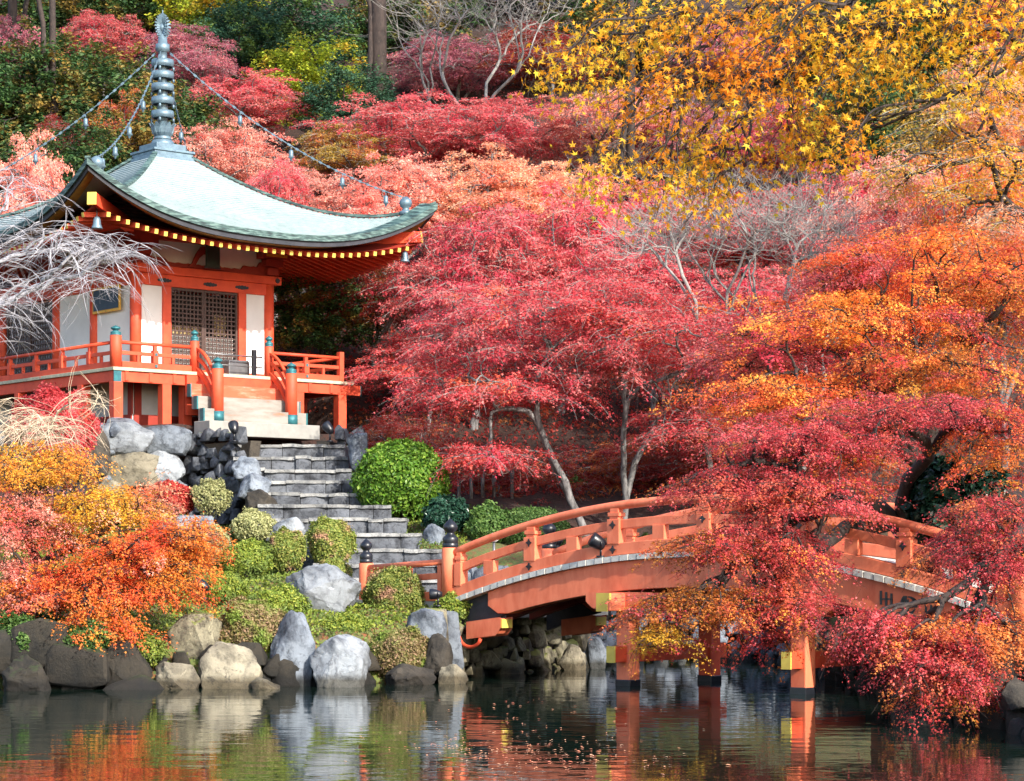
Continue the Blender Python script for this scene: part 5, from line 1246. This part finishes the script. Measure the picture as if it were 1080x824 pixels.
# hillside trees: one of each kind built, then copied
HG = 'trees on the wooded hillside'
protos = {}
def proto(kind, seed):
    r = np.random.default_rng(seed)
    if kind == 'maple':
        g = [((r.normal() * .3, r.normal() * .3, 4.2), (2.9, 2.7, 1.7), 110), ((r.uniform(.8, 1.8), -.8, 3.3), (2.4, 2.2, 1.0), 55), ((-r.uniform(.8, 1.8), -.5, 3.4), (2.4, 2.2, 1.0), 55), ((r.uniform(-.5, .5), -1.0, 5.0), (1.5, 1.4, 1.0), 30)]
        return tree('maple_tree', (0, 0, 0), g, LM['pink'], M['bark_grey'], 'x', 'maple', HG, seed, per=125, size=.11, rad=.52, trunk_h=1.2, r_tip=.012, twigs=5, twig_r=.006, thick=.13, jit=.5, twig_m=M['bark_pale'])
    if kind == 'broad':
        g = [((0, 0, 4.6), (2.5, 2.5, 2.6), 120), ((.6, -.6, 3), (2.2, 2.2, 1.4), 50)]
        return tree('broadleaf_tree', (0, 0, 0), g, LM['green'], M['bark_dark'], 'x', 'tree', HG, seed, per=120, size=.17, templ='dart', rad=.5, trunk_h=1.8, r_tip=.014, twigs=3, twig_r=.007, thick=.4, jit=.8)
    g = [((0, 0, 4 + i * 1.25), (2.3 - i * .22, 2.3 - i * .22, .55), 26 - i) for i in range(9)]
    rr = np.random.default_rng(seed); t = tree('cedar_tree', (0, 0, 0), g, LM['green'], M['bark_dark'], 'x', 'cedar', HG, seed, per=240, size=.12, templ='dart', rad=.55, r_tip=.012, twigs=0, thick=.3, droop=.5, jit=.7)
    mb = MB(); mb.tube([(0, 0, -1), (0, 0, 6), (0, .1, 14)], [.38, .3, .1], 12); mb.build('stem', M['bark_dark'], t); return t
cnt = {}
def hill(px, y, D, wd, kind, palette, label, bark=None, hs=1.0):
    base_w = {'maple': 7.2, 'broad': 6.0, 'cedar': 5.2}[kind]; ch = {'maple': 4.2, 'broad': 4.3, 'cedar': 8}[kind]
    rr = random.Random(label); v = rr.randrange({'maple': 3, 'broad': 2, 'cedar': 1}[kind])
    x = (px - 540) / FPX * D; zc = EYE + (HOR - y) / FPX * D; h = Hs(x, D)
    s = wd / base_w; sz = max(.75 * s, min(1.9 * s, (zc - h) / ch)) * hs; zb = min(zc - ch * sz, h - .1)
    if zb < h - 3: zb = h - 1.0
    key = (kind, v); new = key not in protos
    if new: protos[key] = proto(kind, 300 + v * 17 + len(kind))
    src = protos[key]
    lm = LM[palette]; bm_ = M[bark] if bark else None; rz = rr.uniform(0, 6.28)
    if new:
        t = src; t.location = (x, D, zb); t.scale = (s, s, sz); t.rotation_euler = (0, 0, rz); t['label'] = label
        for c in t.children:
            if c.name.startswith('crown'): link_mat(c, lm)
            elif bm_: link_mat(c, bm_)
    else: copy_tree(src, (x, D, zb), (s, s, sz), rz, label, lm, bm_)
HT = [
 # just behind the hall and to its right
 (345, 330, 66, 4.2, 'broad', 'green', 'dark evergreen in the gap right of the hall wall under the eave'),
 (395, 305, 66, 5.0, 'maple', 'darkred', 'dark red maple under the right tip of the hall roof'),
 (345, 400, 67, 4.0, 'maple', 'crimson', 'low crimson maple behind the right end of the veranda'),
 (452, 385, 63, 4.6, 'maple', 'crimson', 'crimson maple between the hall veranda and the big forked maple'),
 (430, 470, 60, 4.0, 'maple', 'darkred', 'shaded dark red maple above the big clipped bush'),
 (500, 290, 63, 6.0, 'maple', 'pink', 'red maple right of the hall roof tip with silvery twigs'),
 (590, 265, 64, 6.4, 'maple', 'pink', 'pinkish red maple above the crown of the forked maple'),
 (690, 320, 62, 6.0, 'maple', 'pink', 'pink maple just left of the pale bare tree'),
 (780, 345, 61, 5.6, 'maple', 'pink', 'pink red maple at the foot of the pale bare tree'),
 (560, 520, 58, 5.0, 'maple', 'darkred', 'dark red undergrowth maple behind the clipped dark bush'),
 (740, 480, 58, 5.6, 'maple', 'darkred', 'dark red maple in the shade right of the grey trunks'),
 (660, 500, 60, 5.0, 'maple', 'maroon', 'maroon maple behind the forked grey trunks'),
 (850, 470, 56, 5.4, 'maple', 'redorange', 'red orange maple hidden behind the overhanging branches'),
 # second tier
 (320, 215, 72, 5.4, 'maple', 'coral', 'coral pink maple touching the roof slope of the hall'),
 (240, 165, 76, 5.6, 'maple', 'coral', 'pale coral maple directly right of the finial base'),
 (420, 215, 71, 5.4, 'maple', 'coral', 'coral maple above the right tip of the roof'),
 (500, 205, 72, 6.2, 'maple', 'peach', 'peach coloured maple right of the roof tip'),
 (590, 215, 72, 5.6, 'maple', 'peach', 'peach and orange maple left of the yellow branch'),
 (690, 235, 72, 6.2, 'maple', 'pink', 'pink maple behind the slender bare stems'),
 (790, 240, 70, 6.0, 'maple', 'crimson', 'crimson maple seen through the pale bare tree'),
 (880, 230, 68, 6.2, 'maple', 'pink', 'pink maple right of the pale bare tree'),
 (960, 250, 62, 6.0, 'maple', 'coral', 'coral red maple above the orange maple at the right'),
 (1060, 260, 60, 6.0, 'maple', 'redorange', 'red maple at the right edge beneath the gold one'),
 (20, 215, 70, 4.6, 'maple', 'coral', 'coral orange maple at the left edge beside the blue roof slope'),
 # third tier
 (440, 140, 80, 7.5, 'maple', 'pink', 'wide rosy maple in the middle of the hillside'),
 (370, 160, 79, 5.2, 'maple', 'olive', 'olive and rust maple above the coral ones'),
 (540, 140, 80, 6.5, 'maple', 'pink', 'pink maple below the top centre bare tree'),
 (630, 130, 80, 6.8, 'maple', 'coral', 'coral maple behind the left tips of the yellow branch'),
 (730, 150, 80, 6.8, 'maple', 'mauve', 'mauve red maple behind the yellow branch'),
 (840, 150, 79, 6.8, 'maple', 'pink', 'rosy maple behind the right part of the yellow branch'),
 (930, 140, 76, 5.6, 'broad', 'green', 'dark green tree between the yellow branch and the gold maple'),
 (1040, 120, 76, 6.5, 'maple', 'peach', 'peach maple far behind at the upper right edge'),
 (260, 105, 85, 5.6, 'maple', 'pink', 'pink maple right of the finial rings'),
 (205, 60, 88, 5.0, 'maple', 'mauve', 'mauve maple right of the flame jewel'),
 (100, 120, 84, 7.0, 'broad', 'green', 'dark green tree left of the finial'),
 (70, 150, 80, 3.4, 'maple', 'darkred', 'small dusky red maple among the dark green trees on the left'),
 (10, 60, 86, 4.0, 'maple', 'mauve', 'small mauve maple in the upper left corner'),
 (130, 90, 80, 2.6, 'maple', 'rust', 'small rust coloured maple left of the finial rings'),
 (290, 190, 70, 3.2, 'maple', 'pink', 'small bright pink maple behind the middle of the roof slope'),
 (370, 115, 84, 4.2, 'broad', 'teal', 'bluish green tree at the foot of the dark conifer trunk'),
 (250, 60, 92, 5.0, 'broad', 'teal', 'bluish green tree above the mauve maple'),
 (30, 110, 84, 7.0, 'broad', 'green', 'dark green tree in the upper left, second from the edge'),
 (170, 170, 80, 6.5, 'broad', 'green', 'dark green tree behind the finial base'),
 (60, 200, 77, 6.0, 'broad', 'green', 'dark green tree behind the left chain'),
 (330, 100, 90, 5.6, 'broad', 'lime', 'yellow green tree left of the dark conifer trunk'),
 # top tier
 (300, 50, 94, 7.0, 'broad', 'teal', 'green tree at the top left of centre with yellow tips'),
 (230, 20, 96, 6.0, 'broad', 'lime', 'lime tinted tree at the top edge right of the finial'),
 (110, 40, 92, 4.6, 'maple', 'pink', 'salmon pink maple at the top left above the dark trees'),
 (150, 10, 99, 7.0, 'broad', 'green', 'dark tree at the top edge left of the finial'),
 (40, 20, 98, 7.5, 'broad', 'green', 'dark tree in the top left corner'),
 (480, 70, 92, 6.6, 'maple', 'mauve', 'mauve maple behind the leaning bare tree'),
 (580, 60, 92, 7.0, 'maple', 'darkred', 'dark red maple at the top centre'),
 (430, 30, 98, 7.5, 'broad', 'green', 'green tree at the top edge right of the conifer trunk'),
 (520, 10, 102, 8.0, 'broad', 'green', 'green tree at the top centre behind the bare stems'),
 (650, 40, 95, 7.0, 'broad', 'green', 'dark green tree behind the left end of the yellow branch'),
 (760, 60, 94, 7.6, 'maple', 'mauve', 'dusky maple at the top behind the middle of the yellow branch'),
 (870, 50, 94, 7.6, 'broad', 'green', 'dark green tree at the top behind the yellow branch'),
 (980, 40, 94, 7.6, 'broad', 'green', 'dark green tree at the top right'),
 (1080, 40, 92, 7.6, 'maple', 'pink', 'pink maple in the top right corner'),
 (620, 0, 104, 6.0, 'cedar', 'green', 'distant conifer at the top centre'),
 (160, -30, 104, 6.0, 'cedar', 'green', 'distant conifer above the finial'),
]
for r_ in HT: hill(*r_)
# ---------------------------------------------------------------- the near yellow branch
YG = [(600, 75, 40, 28, 12), (655, 50, 60, 38, 20), (720, 40, 60, 36, 20), (690, 110, 60, 30, 18), (640, 185, 40, 14, 9), (700, 195, 40, 18, 10), (780, 100, 60, 50, 26), (800, 30, 60, 40, 22), (845, 150, 52, 34, 20), (870, 80, 50, 44, 20), (745, 175, 50, 36, 18), (752, 212, 22, 16, 6), (900, 40, 60, 36, 18), (960, 30, 60, 34, 18), (1030, 30, 60, 38, 20), (1072, 62, 24, 26, 8), (1068, 15, 30, 24, 10), (990, 75, 40, 18, 8), (1040, 105, 30, 18, 6), (930, 70, 30, 12, 6), (890, 165, 24, 20, 8)]
t = tree('maple_tree', (8.6, 12.6, Hs(8.6, 12.6) - .2), [G(a, b, 12 + ((a * 7) % 10 - 5) * .12, c, d, .35, n) for a, b, c, d, n in YG], LM['yellow'], M['bark_dark'],
     'golden yellow maple branch with star shaped leaves hanging close in the top right', 'maple', MG, 31, per=24, size=.048, dens=1.0, templ='star', rad=.17, trunk_h=6.0, start_dir=(-.25, 0, 1), r_tip=.0045, expo=.40, twigs=4, twig_r=.0016, droop=.5, jit=.75, thick=.5, kmax=3, wig=.07, lift=.22)
